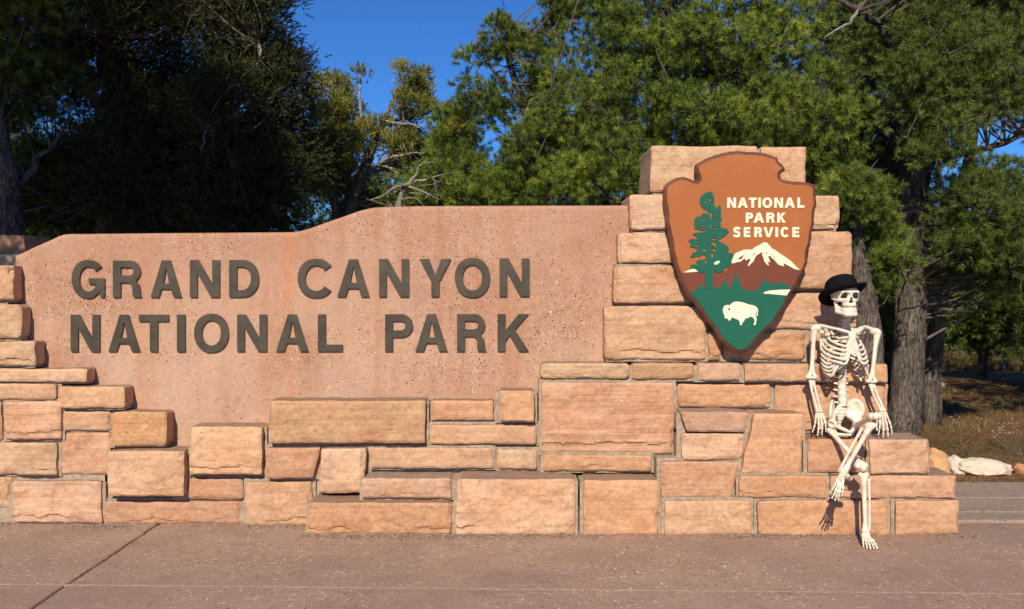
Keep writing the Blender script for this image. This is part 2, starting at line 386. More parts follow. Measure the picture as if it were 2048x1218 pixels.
# flagstones behind the wall's right end
path = tag(mesh('path', *box(2.2, 8, 6.02, 7.16, -.05, .0155), JOINT, at=(5, 6.6, 0)), kind='structure')
rs = random.Random(4)
rows = [(5.98, 6.20), (6.21, 6.60), (6.61, 7.15)]
for r, (ya, yb) in enumerate(rows):
    x = 2.2+rs.uniform(0, .2)
    while x < 7.5:
        w = rs.uniform(1.6, 2.6)
        slab(x+.008, x+w-.008, ya+.008, yb-.008, .018, FLAG, path, 'flagstone', seed=x*3, rough=.008, skew=(rs.random()-.5)*.01, bev=.008)
        x += w

# ------------------------------------------------------------------ stone wall
wall = empty('stone_wall', 'stepped wall of pitched sandstone blocks cradling the concrete name panel', 'wall', (0, 6.1, 0))
MB_ = B()
def stone(q, Yf, Yb, mat='orange', seed=0, expose='', bulge=.012, chip=.6, rnd=.013, m=.0, gap=None):
    """q: front outline as 4 corners BL,BR,TR,TL in photo coordinates; built at real distance Yf, running back to Yb"""
    q = np.array(q, float); c = np.array([P(u, v, Yf) for u, v in q])
    w = (np.linalg.norm(c[1]-c[0])+np.linalg.norm(c[2]-c[3]))/2; h = (np.linalg.norm(c[3]-c[0])+np.linalg.norm(c[2]-c[1]))/2
    nx = int(max(8, min(110, w/.0095))); nz = int(max(6, min(60, h/.0095)))
    es = np.array([0, .05, .3])  # extra columns crowd the arrises
    us = np.linspace(0, 1, nx+1); vs = np.linspace(0, 1, nz+1)
    U, Vv = np.meshgrid(us, vs)
    rs_ = np.random.RandomState(seed*13+5)
    so_ = rs_.rand(3)*50
    Pw = (1-U)[..., None]*(1-Vv)[..., None]*c[0]+U[..., None]*(1-Vv)[..., None]*c[1]+U[..., None]*Vv[..., None]*c[2]+(1-U)[..., None]*Vv[..., None]*c[3]
    X, Z = Pw[..., 0], Pw[..., 2]
    # wavering outline
    ax = .0090; nxs = fbm(np.stack([Z*9+so_[0], U*1.3, U*0+seed], -1), 2, 3)*ax; nzs = fbm(np.stack([X*9+so_[1], Vv*1.3, U*0+seed+.5], -1), 3, 3)*ax*.7
    # rounded corners
    du = np.minimum(U, 1-U)*w; dv = np.minimum(Vv, 1-Vv)*h
    X = X+nxs; Z = Z+nzs
    cr = .006+.012*rs_.rand()**2; k = np.clip(1-du/cr, 0, 1)*np.clip(1-dv/cr, 0, 1)
    X = X-np.sign(U-.5)*k*cr*.42; Z = Z-np.sign(Vv-.5)*k*cr*.35
    sp = np.stack([X*1., Z*1., X*0+seed*3.1], -1)
    edx = np.exp(-(du/(rnd*(1+.5*vnoise(sp*13, 7))))**1.5); edz = np.exp(-(dv/(rnd*.75*(1+.5*vnoise(sp*15, 9))))**1.5)
    D = np.maximum(edx, edz)*rnd*.95
    D = D-bulge*(1-(2*np.abs(U-.5))**4)*(1-(2*np.abs(Vv-.5))**4)+(rs_.rand()-.5)*.016*(U-.5)+(rs_.rand()-.5)*.014*(Vv-.5)
    D = D+.0075*fbm(sp*np.array([5, 7, 1]), 11, 4)+.0022*fbm(sp*np.array([35, 60, 1]), 12, 3)
    # facets: terraced shallow fracture scars
    t = fbm(sp*np.array([5.5, 8, 1]), 21, 3)*3.2; tr = t-np.floor(t)
    D = D+.0055*chip*(np.floor(t)+sst(tr, 0, .06))*.6
    t = fbm(sp*np.array([14, 22, 1]), 22, 3)*2.4; tr = t-np.floor(t); D = D+.0022*chip*(np.floor(t)+sst(tr, 0, .10))
    # conchoidal scars under a wavy lip near the bottom
    zl = Vv*h; el_ = h*.12+.012+.022*fbm(np.stack([X*10+so_[2], U*0, U*0+seed], -1), 31, 3)
    msk = sst(vnoise(np.stack([X*4+so_[0], U*0, U*0+seed], -1), 41), -.45, .1)
    msk = msk*(1. if rs_.rand() < .5 else .12)
    D = D+chip*.013*msk*sst(el_-zl, -.001, .003)*(.35+.65*sst(zl, 0, .05))
    # a scar on one end
    xl = (1-U)*w if seed % 2 else U*w; er = .018+.02*fbm(np.stack([Z*14, U*0, U*0+seed+9], -1), 33, 3)
    D = D+chip*.011*sst(er-xl, -.002, .008)*sst(vnoise(np.stack([Z*9+so_[1], U*0, U*0], -1), 43), -.2, .3)
    Yv = Yf+D
    V = np.stack([X, Yv, Z], -1).reshape(-1, 3); W_ = nx+1; Hh = nz+1
    F = [(j*W_+i, j*W_+i+1, (j+1)*W_+i+1, (j+1)*W_+i) for j in range(nz) for i in range(nx)]
    ring = list(range(W_))+[j*W_+nx for j in range(1, Hh)]+[nz*W_+i for i in range(nx-1, -1, -1)]+[j*W_ for j in range(nz-1, 0, -1)]
    base = V[ring]; mR = len(ring); prev = ring; n = len(V); Vs = [V]; cc = V.mean(0)
    for kk, dd in enumerate((.012, .035, .08, 1.)):
        y = base[:, 1]+dd if dd < 1 else np.full(mR, Yb)
        y = np.minimum(y, Yb+.001*kk)
        nzz = .0045*fbm(np.stack([base[:, 0]*14, base[:, 2]*14, y*14], -1), 51+seed, 3) if dd < 1 else 0
        R_ = np.stack([base[:, 0]+nzz*np.sign(base[:, 0]-cc[0]), y, base[:, 2]+nzz*np.sign(base[:, 2]-cc[2])*.6], -1)
        Vs.append(R_); cur = list(range(n, n+mR)); n += mR
        F += [(prev[i], cur[i], cur[(i+1) % mR], prev[(i+1) % mR]) for i in range(mR)]; prev = cur
    F.append(tuple(prev))
    V = np.vstack(Vs); V[:, 2] = np.maximum(V[:, 2], -.03)
    # upward ledges carry grey dust
    mi = np.zeros(len(F), int)
    for fi, f in enumerate(F):
        if fi >= nx*nz and len(f) == 4:
            a_, b2, c_ = V[f[0]], V[f[1]], V[f[2]]; n_ = np.cross(b2-a_, c_-a_)
            if abs(n_[2]) > .85*np.linalg.norm(n_) and a_[2] > cc[2]: mi[fi] = 1
    mesh('stone', V, F, [SM[mat], DUSTY], wall, smooth=True, sharp=30, midx=mi)
    # mortar bed round it, set back from the face
    e = .018; x0, x1 = c[:, 0].min(), c[:, 0].max(); z0, z1 = c[:, 2].min(), c[:, 2].max()
    x0 += .012 if 'L' in expose else -e; x1 += -.012 if 'R' in expose else e; z1 += -.012 if 'T' in expose else e*.8; z0 -= 0 if 'B' in expose else e*.8
    rec = (.024+.012*rs_.rand()) if gap is None else gap
    ym = Yf+rec
    gx = max(2, int((x1-x0)/.02)); gzn = max(2, int((z1-z0)/.02))
    A, Cc = np.meshgrid(np.linspace(x0, x1, gx+1), np.linspace(max(z0, -.02), z1, gzn+1))
    Yg = ym+.006*fbm(np.stack([A*25, Cc*25, A*0+seed], -1), 61, 3)
    Vm = np.stack([A, Yg, Cc], -1).reshape(-1, 3); Wm = gx+1
    Fm = [(j*Wm+i, j*Wm+i+1, (j+1)*Wm+i+1, (j+1)*Wm+i) for j in range(gzn) for i in range(gx)]
    ring = list(range(Wm))+[j*Wm+gx for j in range(1, gzn+1)]+[gzn*Wm+i for i in range(gx-1, -1, -1)]+[j*Wm for j in range(gzn-1, 0, -1)]
    nb = len(Vm); bk = Vm[ring].copy(); bk[:, 1] = max(Yb, ym+.03)+.003*rs_.rand(); Vm = np.vstack([Vm, bk]); mR = len(ring)
    Fm += [(ring[i], nb+i, nb+(i+1) % mR, ring[(i+1) % mR]) for i in range(mR)]
    MB_.add(Vm, Fm)
def R4(x0, yt, x1, yb): return [(x0, yb), (x1, yb), (x1, yt), (x0, yt)]
PB = 6.09   # everything in front of the concrete panel stops here
ST = [
 (R4(-70, 531, 25, 600), 5.97, PB, 'pale', 'RT'), (R4(-70, 609, 41, 677), 5.97, PB, 'buff', 'RT'),
 (R4(-70, 683, 69, 731), 5.955, PB, 'buff', 'RT'), (R4(-70, 738, 173, 764), 5.96, PB, 'pale', 'RT'),
 (R4(-70, 768, 113, 799), 5.96, PB, 'orange', ''), (R4(117, 774, 249, 816), 5.94, PB, 'orange', 'RT'),
 (R4(-70, 803, 2, 882), 5.97, PB, 'orange', ''), (R4(7, 803, 119, 879), 5.945, PB, 'band', ''),
 (R4(126, 823, 219, 861), 5.975, PB, 'orange', ''), (R4(222, 824, 331, 892), 5.95, PB, 'buff', 'RT'),
 (R4(-70, 886, 112, 950), 5.955, PB, 'buff', ''), (R4(119, 866, 219, 949), 5.99, PB, 'pink', ''),
 (R4(214, 903, 367, 993), 5.885, PB, 'pale', 'T'), (R4(377, 854, 523, 949), 5.90, PB, 'pale', 'T'),
 (R4(-70, 954, 22, 1017), 5.99, 6.3, 'orange', ''), (R4(24, 963, 202, 1046), 5.955, 6.2, 'band', 'T'),
 (R4(207, 1003, 481, 1049), 5.965, 6.2, 'brown', ''), (R4(376, 958, 486, 999), 5.955, 6.2, 'pink', ''),
 (R4(491, 964, 623, 1052), 5.93, 6.2, 'orange', ''), ([(531, 957), (625, 957), (639, 896), (533, 896)], 5.91, PB, 'pink', ''),
 ([(637, 987), (727, 987), (733, 897), (641, 897)], 5.875, PB, 'pale', ''), (R4(538, 802, 850, 887), 5.90, PB, 'buff', 'T'),
 (R4(861, 802, 987, 841), 5.965, PB, 'pink', 'T'), ([(1003, 844), (1069, 844), (1067, 782), (998, 782)], 5.895, PB, 'orange', 'T'),
 (R4(861, 850, 1073, 888), 5.94, PB, 'orange', ''), (R4(742, 896, 985, 936), 5.93, PB, 'orange', ''),
 (R4(996, 900, 1073, 938), 5.945, PB, 'buff', ''), (R4(724, 957, 902, 997), 5.765, 6.0, 'pink', 'T'),
 (R4(616, 1006, 903, 1069), 5.71, 6.0, 'orange', 'T'), (R4(913, 959, 1150, 1071), 5.70, 6.0, 'pale', 'T'),
 (R4(1167, 961, 1317, 1070), 5.705, 6.0, 'pink', 'T'),
 (R4(1080, 727, 1258, 757), 5.905, 6.2, 'buff', 'TL'), (R4(1265, 727, 1390, 758), 5.905, 6.2, 'buff', 'T'),
 (R4(1395, 727, 1480, 760), 5.905, 6.2, 'pink', 'T'), (R4(1488, 728, 1657, 762), 5.905, 6.2, 'pink', 'T'),
 (R4(1663, 729, 1776, 763), 5.905, 6.35, 'orange', 'TR'),
 (R4(1084, 765, 1348, 907), 5.895, 6.2, 'band', ''), (R4(1357, 768, 1542, 815), 5.945, 6.2, 'pink', ''),
 (R4(1550, 768, 1777, 862), 5.95, 6.35, 'pink', 'R'),
 ([(1372, 864), (1492, 864), (1496, 824), (1362, 824)], 5.775, 6.0, 'brown', 'T'),
 ([(1366, 920), (1482, 920), (1489, 868), (1362, 868)], 5.775, 6.0, 'pale', ''),
 ([(1483, 949), (1601, 949), (1609, 827), (1508, 827)], 5.755, 6.0, 'pink', 'T'),
 (R4(1087, 911, 1303, 942), 5.87, 6.1, 'orange', ''), ([(1324, 996), (1465, 996), (1480, 924), (1322, 924)], 5.745, 6.0, 'pink', ''),
 (R4(1330, 1002, 1503, 1071), 5.70, 6.0, 'orange', ''), (R4(1517, 1002, 1779, 1071), 5.70, 6.0, 'orange', ''),
 (R4(1793, 1002, 1918, 1070), 5.70, 5.97, 'orange', 'R'),
 (R4(1481, 952, 1654, 995), 5.72, 6.0, 'orange', ''), (R4(1661, 952, 1913, 996), 5.715, 5.98, 'pink', 'RT'),
 (R4(1616, 879, 1729, 945), 5.735, 6.0, 'pink', 'T'), (R4(1741, 879, 1860, 948), 5.725, 6.0, 'pink', 'RT'),
 # pillar behind the arrowhead
 (R4(1303, 292, 1515, 384), 5.96, 6.5, 'buff', 'LT'), (R4(1521, 293, 1612, 385), 5.985, 6.5, 'pale', 'RT'),
 (R4(1260, 389, 1450, 458), 5.98, 6.45, 'pale', 'LT'), (R4(1458, 391, 1679, 457), 5.99, 6.45, 'buff', 'RT'),
 (R4(1236, 465, 1415, 525), 5.975, 6.45, 'pale', 'LT'), (R4(1422, 463, 1705, 577), 5.98, 6.45, 'pale', 'RT'),
 (R4(1228, 533, 1414, 605), 5.965, 6.45, 'pale', 'L'), (R4(1420, 586, 1713, 657), 5.985, 6.45, 'pink', 'RT'),
 (R4(1209, 612, 1412, 719), 5.955, 6.45, 'orange', 'LT'), (R4(1447, 664, 1612, 719), 5.98, 6.45, 'orange', ''),
 (R4(1621, 664, 1714, 722), 5.985, 6.45, 'pink', 'R'), (R4(1418, 664, 1441, 719), 5.96, 6.45, 'orange', ''),
 # left pier behind the panel end
 (R4(-80, 470, 46, 528), 6.42, 6.8, 'brown', 'RT'),
]
for i, (q, yf, yb, mt, ex) in enumerate(ST):
    yf0 = yf
    small = abs(q[0][1]-q[3][1]) < 45
    gp = 5.962-yf if (5.86 < yf < 5.925 and q[0][0] < 1075) else (.05 if 5.74 < yf < 5.79 and q[0][0] > 1300 else None)
    stone(q, yf, yb, mt, i+1, ex, bulge=.003 if small else .006, chip=.7 if small else (1.15 if mt in ('pale', 'buff') else .9), rnd=.006 if small else .008, gap=gp)
# rubble core that fills the wall behind the facing stones
def core(u0, v0, u1, y0, y1):
    a = P(u0, v0, y0); c = P(u1, v0, y0); V, F = box(a[0], c[0], y0, y1, -.02, a[2]); MB_.add(V, F)
core(-80, 835, 215, 6.005, 6.085); core(210, 905, 345, 6.005, 6.084); core(-80, 700, 60, 6.0, 6.083); core(-80, 560, 15, 6.004, 6.081)
core(345, 900, 1095, 5.985, 6.087); core(545, 850, 1060, 5.99, 6.079); core(1090, 776, 1765, 5.99, 6.30)
core(630, 1015, 1900, 5.80, 5.96); core(1222, 640, 1700, 6.05, 6.44); core(1250, 545, 1690, 6.053, 6.441); core(1275, 475, 1665, 6.056, 6.442); core(1318, 400, 1600, 6.06, 6.443)
V, F = box(-3.6, -3.02, 6.36, 6.75, -.02, 1.62); MB_.add(V, F)
tag(MB_.obj('mortar', MORTAR, wall), kind='stuff')

# ------------------------------------------------------------------ concrete panel and its bronze letters
YP = 6.10
top = [(28, 512), (45, 504), (70, 492), (100, 479), (126, 468.5), (170, 467.5), (300, 466), (450, 465), (560, 464), (585, 463.5), (600, 461), (620, 455.5), (655, 443), (690, 431), (712, 423), (730, 418), (745, 415), (775, 413), (850, 411.5), (940, 411), (1100, 410.5), (1262, 410)]
tp = catmull([P(u, v, YP)[[0, 2]] for u, v in top], 3)
outl = [(tp[0][0], -.02)]+[tuple(p) for p in tp]+[(tp[-1][0]+.05, -.02)]
def inset(loop, d):
    L = np.array(loop); n = len(L); out = []
    for i in range(n):
        a, b_, c = L[i-1], L[i], L[(i+1) % n]; e1 = b_-a; e2 = c-b_; e1 /= np.linalg.norm(e1)+1e-9; e2 /= np.linalg.norm(e2)+1e-9
        n1 = np.array([e1[1], -e1[0]]); n2 = np.array([e2[1], -e2[0]]); m_ = n1+n2; m_ /= max(np.linalg.norm(m_), .3)
        out.append(b_+m_*d/max(.5, m_.dot(n1)))
    return np.array(out)
def area(L): L = np.array(L); return .5*np.sum(L[:, 0]*np.roll(L[:, 1], -1)-np.roll(L[:, 0], -1)*L[:, 1])
rings = [(0.030, 0), (.017, .002), (.008, .008), (.002, .018), (0, .032), (0, .25)]
rv = []; nL = len(outl)
for d, dy in rings:
    L = inset(outl, d); 
    rv.append(np.stack([L[:, 0], np.full(nL, YP+dy), np.maximum(L[:, 1], -.02)], -1))
V = np.vstack(rv); F = []
for k in range(len(rings)-1):
    F += [(k*nL+i, k*nL+(i+1) % nL, (k+1)*nL+(i+1) % nL, (k+1)*nL+i) for i in range(nL)]
tri = tessellate_polygon([[Vector((p[0], p[2], 0)) for p in rv[0]]]); F += [tuple(t) for t in tri]
tri = tessellate_polygon([[Vector((p[0], p[2], 0)) for p in rv[-1]]]); F += [tuple(len(V)-nL+i for i in t) for t in tri]
panel = mesh('name_panel', V, F, PANEL)
tag(panel, 'salmon exposed-aggregate concrete slab carrying bronze letters GRAND CANYON NATIONAL PARK', 'sign')

def arc(cx, cz, rx, rz, a0, a1, n=14, e=1.):
    t = np.radians(np.linspace(a0, a1, n)); c, s = np.cos(t), np.sin(t)
    return [(cx+rx*np.sign(x)*abs(x)**e, cz+rz*np.sign(z)*abs(z)**e) for x, z in zip(c, s)]
def stroke(pts, w):
    p = np.array(pts); t = np.gradient(p, axis=0); t /= np.linalg.norm(t, axis=1)[:, None]; n = np.stack([-t[:, 1], t[:, 0]], 1)
    return [tuple(x) for x in p+n*w/2]+[tuple(x) for x in (p-n*w/2)[::-1]]
def glyph(ch, w, s):
    """outline loops in a box w wide and 1 high, stroke s"""
    c = w/2; h = s*.86
    if ch == 'I': return [[(0, 0), (0, 1), (w, 1), (w, 0)]]
    if ch == 'L': return [[(0, 0), (0, 1), (s, 1), (s, h), (w, h), (w, 0)]]
    if ch == 'T': return [[(c-s/2, 0), (c-s/2, 1-h), (0, 1-h), (0, 1), (w, 1), (w, 1-h), (c+s/2, 1-h), (c+s/2, 0)]]
    if ch == 'E': return [[(0, 0), (0, 1), (w, 1), (w, 1-h), (s, 1-h), (s, .5+h/2), (w*.92, .5+h/2), (w*.92, .5-h/2), (s, .5-h/2), (s, h), (w, h), (w, 0)]]
    if ch == 'N': return [[(0, 0), (0, 1), (s*1.12, 1), (w-s*.95, .36), (w-s*.95, 1), (w, 1), (w, 0), (w-s*1.12, 0), (s*.95, .64), (s*.95, 0)]]
    if ch == 'A':
        t = s*.56; k = c-t
        xl = lambda z: k*z+s*1.08*(1-z*.0)  # inner edge of the left leg
        z1, z2 = .22, .22+h*.82
        za = .80
        return [[(0, 0), (k, 1), (c+t, 1), (w, 0), (w-s*1.06, 0), (w-s*1.06-k*z1, z1), (s*1.06+k*z1, z1), (s*1.06, 0)],
                [(s*1.06+k*z2+.005, z2), (w-s*1.06-k*z2-.005, z2), (c+.004, za), (c-.004, za)]]
    if ch == 'V':
        t = s*.55; return [[(0, 1), (s*1.05, 1), (c, .24), (w-s*1.05, 1), (w, 1), (c+t, 0), (c-t, 0)]]
    if ch == 'Y': return [[(c-s/2, 0), (c-s/2, .40), (0, 1), (s*1.2, 1), (c, .58), (w-s*1.2, 1), (w, 1), (c+s/2, .40), (c+s/2, 0)]]
    if ch == 'K': return [[(0, 0), (0, 1), (s, 1), (s, .56), (w-s*1.32, 1), (w-.01, 1), (w*.55, .585), (w, 0), (w-s*1.25, 0), (w*.385, .435), (s, .27), (s, 0)]]
    if ch == 'O': return [arc(c, .5, c, .525, 0, 360, 41, .93)[:-1], arc(c, .5, c-s, .525-h, 0, 360, 41, .95)[:-1]]
    if ch == 'C':
        c *= 1.09; return [arc(c, .5, c, .525, 38, 322, 34, .93)+arc(c, .5, c-s, .525-h, 322, 38, 34, .95)]
    if ch == 'G':
        o = arc(c, .5, c, .525, 38, 285, 32, .93); i = arc(c, .5, c-s, .525-h, 318, 38, 30, .95)
        return [o+[(w-s*.72, .14), (w-s*.55, 0), (w, 0), (w, .52), (c+.02, .52), (c+.02, .36), (w-s, .36)]+i]
    if ch == 'D':
        r = w*.60; return [[(0, 0), (0, 1)]+arc(w-r, .5, r, .5, 90, -90, 20, .9), [(s, h), (s, 1-h)]+arc(w-r, .5, r-s, .5-h, 90, -90, 18, .92)]
    if ch == 'P':
        zb = .38; r = (1-zb)/2; return [[(0, 0), (0, 1)]+arc(w-r*1.05, 1-r, r*1.05, r, 90, -90, 16)+[(s, zb), (s, 0)], [(s, zb+h), (s, 1-h)]+arc(w-r*1.05, 1-r, r*1.05-s, r-h, 90, -90, 12)]
    if ch == 'R':
        zb = .41; r = (1-zb)/2; rr = w-.02
        return [[(0, 0), (0, 1)]+arc(rr-r, 1-r, r, r, 90, -50, 14)+[(w-.13, .40), (w-.05, .33), (w-.03, .22), (w-.02, .08), (w+.01, 0), (w-s*1.02, 0), (w-s*1.12, .1), (w-s*1.14, .26), (w-s*1.3, .35), (w-s*1.6, zb-.01), (s, zb-.01), (s, 0)],
                [(s, zb+h), (s, 1-h)]+arc(rr-r, 1-r, r-s*.9, r-h, 90, -90, 12)]
    if ch == 'S':
        a = w/2; q = [(w-s*.35, .76), (w*.80, .87), (w*.5, .905), (w*.24, .85), (s*.55, .72), (w*.27, .585), (w*.5, .52), (w*.76, .44), (w-s*.55, .29), (w*.76, .14), (w*.48, .095), (w*.2, .135), (s*.3, .25)]
        return [stroke(catmull(q, 3), s*.92)]
def prism(loops, yf, yb, mat, name, parent, dome=None, side=None):
    """loops in world x,z"""
    loops = [list(map(tuple, l)) for l in loops]
    for i, l in enumerate(loops):
        if (area(l) > 0) != (i == 0): loops[i] = l[::-1]
    flat = [p for l in loops for p in l]; n = len(flat)
    tri = tessellate_polygon([[Vector((x, z, 0)) for x, z in l] for l in loops])
    V = [(x, yf, z) for x, z in flat]+[(x, yb, z) for x, z in flat]; F = []
    pl = [Vector((x, z)) for x, z in flat]
    for t in tri:
        a, b_, c = [pl[i] for i in t]
        if (b_-a).cross(c-a) < 0: t = t[::-1]
        F.append(tuple(t)); F.append(tuple(n+i for i in t[::-1]))
    k = 0; nf = len(F)
    for l in loops:
        m_ = len(l)
        F += [(k+i, n+k+i, n+k+(i+1) % m_, k+(i+1) % m_) for i in range(m_)]; k += m_
    return mesh(name, V, F, mat, parent)
def letter(ch, u0, u1, vt, vb, Y, yb, mat, parent, s, bold=1.):
    a = P(u0, vb, Y); b_ = P(u1, vt, Y); hgt = b_[2]-a[2]; w = (b_[0]-a[0])/hgt
    L = [[(a[0]+x*hgt, a[2]+z*hgt) for x, z in l] for l in glyph(ch, w, s)]
    return prism(L, Y, yb, mat, 'letter', parent)
YL = 6.084
row1 = [('G', 143, 209), ('R', 225.5, 282), ('A', 301, 363), ('N', 379.5, 439), ('D', 458, 517.5), ('C', 595, 663), ('A', 674.5, 739), ('N', 758, 818), ('Y', 839, 902), ('O', 909.5, 980), ('N', 999, 1059)]
row2 = [('N', 141, 199), ('A', 216.5, 279.5), ('T', 277.6, 337), ('I', 353.5, 370), ('O', 388, 457), ('N', 474, 533.5), ('A', 552, 616.5), ('L', 635.5, 685), ('P', 770, 826), ('A', 831, 895), ('R', 914, 972), ('K', 995, 1058)]
for row, (tl, bl), (tr_, br) in ((row1, (521.5, 594.5), (516.5, 592.5)), (row2, (629.5, 703), (628, 702.5))):
    for ch, u0, u1 in row:
        t = (u0-140)/920; letter(ch, u0, u1, tl+(tr_-tl)*t, bl+(br-bl)*t, YL, YP-.004, BRONZE, panel, .212)

# ------------------------------------------------------------------ arrowhead emblem
YS = 5.865
az = lambda pts: [(1310+x/2.831, 290+y/2.831) for x, y in pts]
AO_ = [(228, 115), (240, 104), (300, 72), (340, 56), (380, 46), (425, 36), (470, 32), (515, 37), (560, 37), (600, 41), (640, 50), (697, 68), (701, 90), (722, 106), (735, 125), (742, 143), (718, 157), (708, 172), (722, 193), (750, 202), (780, 207), (830, 207), (870, 211), (903, 224), (917, 250), (912, 275), (915, 300), (919, 340), (908, 370), (905, 400), (906, 450), (893, 482), (890, 520), (884, 570), (868, 598), (865, 640), (868, 668), (852, 700), (838, 735), (820, 770), (800, 803), (775, 838), (752, 880), (735, 920), (712, 950), (690, 988), (660, 1032), (632, 1048), (608, 1075), (582, 1102), (560, 1130), (530, 1165), (492, 1184), (450, 1172), (410, 1142), (368, 1105), (345, 1060), (325, 1030), (300, 1002), (275, 960), (245, 925), (215, 882), (182, 852), (160, 800), (140, 760), (130, 720), (115, 690), (108, 650), (93, 600), (90, 540), (78, 510), (75, 478), (62, 440), (65, 400), (58, 350), (52, 325), (50, 290), (48, 250), (70, 215), (110, 190), (160, 178), (190, 186), (215, 197), (242, 205), (247, 180), (232, 160)]
def w2(pts, Y=YS): return [tuple(P(u, v, Y)[[0, 2]]) for u, v in az(pts)]
outer = w2(AO_)
if area(outer) > 0: outer = outer[::-1]   # same winding as the panel outline for inset()
o2 = []
rsg = random.Random(8)
for i in range(len(outer)):
    a_, b_ = np.array(outer[i]), np.array(outer[(i+1) % len(outer)])
    o2.append(tuple(a_)); o2.append(tuple((a_+b_)/2+np.array([rsg.uniform(-.0018, .0018), rsg.uniform(-.0018, .0018)])))
def smooth_loop(L, k):
    L = np.array(L)
    for _ in range(k): L = .5*L+.25*np.roll(L, 1, 0)+.25*np.roll(L, -1, 0)
    return L
l0 = np.array(o2); l1 = inset(o2, .004); l2 = smooth_loop(inset(o2, .0185), 1); l3 = smooth_loop(inset(o2, .0215), 2)
sign = empty('arrowhead_sign', 'big orange arrowhead plaque with green tree, mountain and bison on the stone pillar', 'sign', P(1485, 715, YS+.03))
nL = len(l0)
V = np.vstack([np.stack([l[:, 0], np.full(nL, y), l[:, 1]], -1) for l, y in ((smooth_loop(l0, 1), YS+.055), (l0, YS+.032), (l0, YS+.016), (l1, YS+.010), (l2, YS+.0015), (l3, YS+.0022))])
F = [(k*nL+i, k*nL+(i+1) % nL, (k+1)*nL+(i+1) % nL, (k+1)*nL+i) for k in range(5) for i in range(nL)]
tri = tessellate_polygon([[Vector((x, z, 0)) for x, z in l0]]); F += [tuple(t) for t in tri]
mesh('rim', V, F, SIGN_R, sign, smooth=True, sharp=35)
l3w = inset([tuple(p) for p in l2], .002)
V = np.vstack([np.stack([l[:, 0], np.full(nL, y), l[:, 1]], -1) for l, y in ((smooth_loop(inset(o2, .0195), 1), YS+.0022), (smooth_loop(inset(o2, .0205), 1), YS+.0004), (smooth_loop(inset(o2, .0212), 1), YS))])
F = [(k*nL+i, k*nL+(i+1) % nL, (k+1)*nL+(i+1) % nL, (k+1)*nL+i) for k in range(2) for i in range(nL)]
l4 = smooth_loop(inset(o2, .0212), 1)
tri = tessellate_polygon([[Vector((x, z, 0)) for x, z in l4]]); F += [tuple(2*nL+i for i in t) for t in tri]
mesh('sign_face', V, F, SIGN_O, sign)
for dx, dz in ((-.1, .55), (.12, .55), (0, .2)):   # stand-off brackets behind
    c0 = P(1485, 715, YS); V, F = box(c0[0]+dx-.02, c0[0]+dx+.02, YS+.03, 6.0, c0[2]+dz-.02, c0[2]+dz+.02); mesh('bracket', V, F, SIGN_R, sign)
# clip helper: keep painted shapes inside the bevel
face_in = np.array(smooth_loop(inset(o2, .0200), 1))
def lr(z):
    xs_ = []
    for i in range(len(face_in)):
        a_, b_ = face_in[i], face_in[(i+1) % len(face_in)]
        if (a_[1]-z)*(b_[1]-z) < 0: xs_.append(a_[0]+(b_[0]-a_[0])*(z-a_[1])/(b_[1]-a_[1]))
    return (min(xs_), max(xs_)) if xs_ else None
def clampx(L):
    out = []
    zmin = face_in[:, 1].min()+.0005
    for x, z in L:
        z = max(z, zmin); q = lr(z)
        if q: x = min(max(x, q[0]), q[1])
        out.append((x, z))
    return out
def edge_pts(v0, v1, side, n=24):
    """points down the face's own left/right edge between two picture heights"""
    z0 = P(0, v0, YS)[2]; z1 = P(0, v1, YS)[2]; o_ = []
    for z in np.linspace(z0, z1, n):
        q = lr(z)
        if q: o_.append((q[side], z))
    return o_
zb = lambda v: 290+v/2.831
mt = lambda pts: [tuple(P(1430+x/11.07, 480+y/11.07, YS)[[0, 2]]) for x, y in pts]
snow_top = [(365, 520), (365, 460), (400, 380), (425, 315), (500, 270), (640, 215), (820, 212), (900, 150), (985, 110), (1080, 52), (1135, 55), (1180, 100), (1225, 140), (1255, 190), (1310, 210), (1420, 290), (1540, 370), (1610, 415), (1700, 490), (1790, 585), (1875, 665)]
brown = mt(snow_top)+edge_pts(540.5, 576, 1, 8)+mt([(1400, 1150), (700, 1150), (0, 1150)])+w2([(300, 850)])+edge_pts(586, zb(722), 0, 10)+w2([(245, 716), (330, 716), (400, 715)])
prism([clampx(brown)], YS-.0012, YS+.002, SIGN_B, 'mountain', sign)
gt = w2([(205, 832), (222, 826), (240, 818), (246, 800), (252, 788), (257, 796), (262, 778), (270, 796), (283, 812), (327, 812), (334, 818), (345, 800), (352, 812)])+mt([(40, 1000), (75, 1040), (110, 1040), (160, 970), (200, 880), (225, 850), (255, 920), (290, 1010), (320, 1060), (350, 1030), (390, 930), (420, 820), (455, 735), (490, 770), (530, 870), (570, 1000), (620, 1095), (760, 1110), (930, 1115), (985, 1070), (1020, 980), (1060, 870), (1090, 855), (1115, 920), (1150, 950), (1190, 910), (1220, 970), (1240, 985), (1270, 930), (1310, 915), (1340, 970), (1380, 950), (1410, 990), (1450, 940), (1500, 905), (1540, 960), (1590, 1010), (1640, 1000), (1690, 1050)])
green = gt+edge_pts(576, 706, 1, 110)+edge_pts(706, 585, 0, 110)
prism([clampx(green)], YS-.0030, YS+.002, SIGN_G, 'meadow', sign)
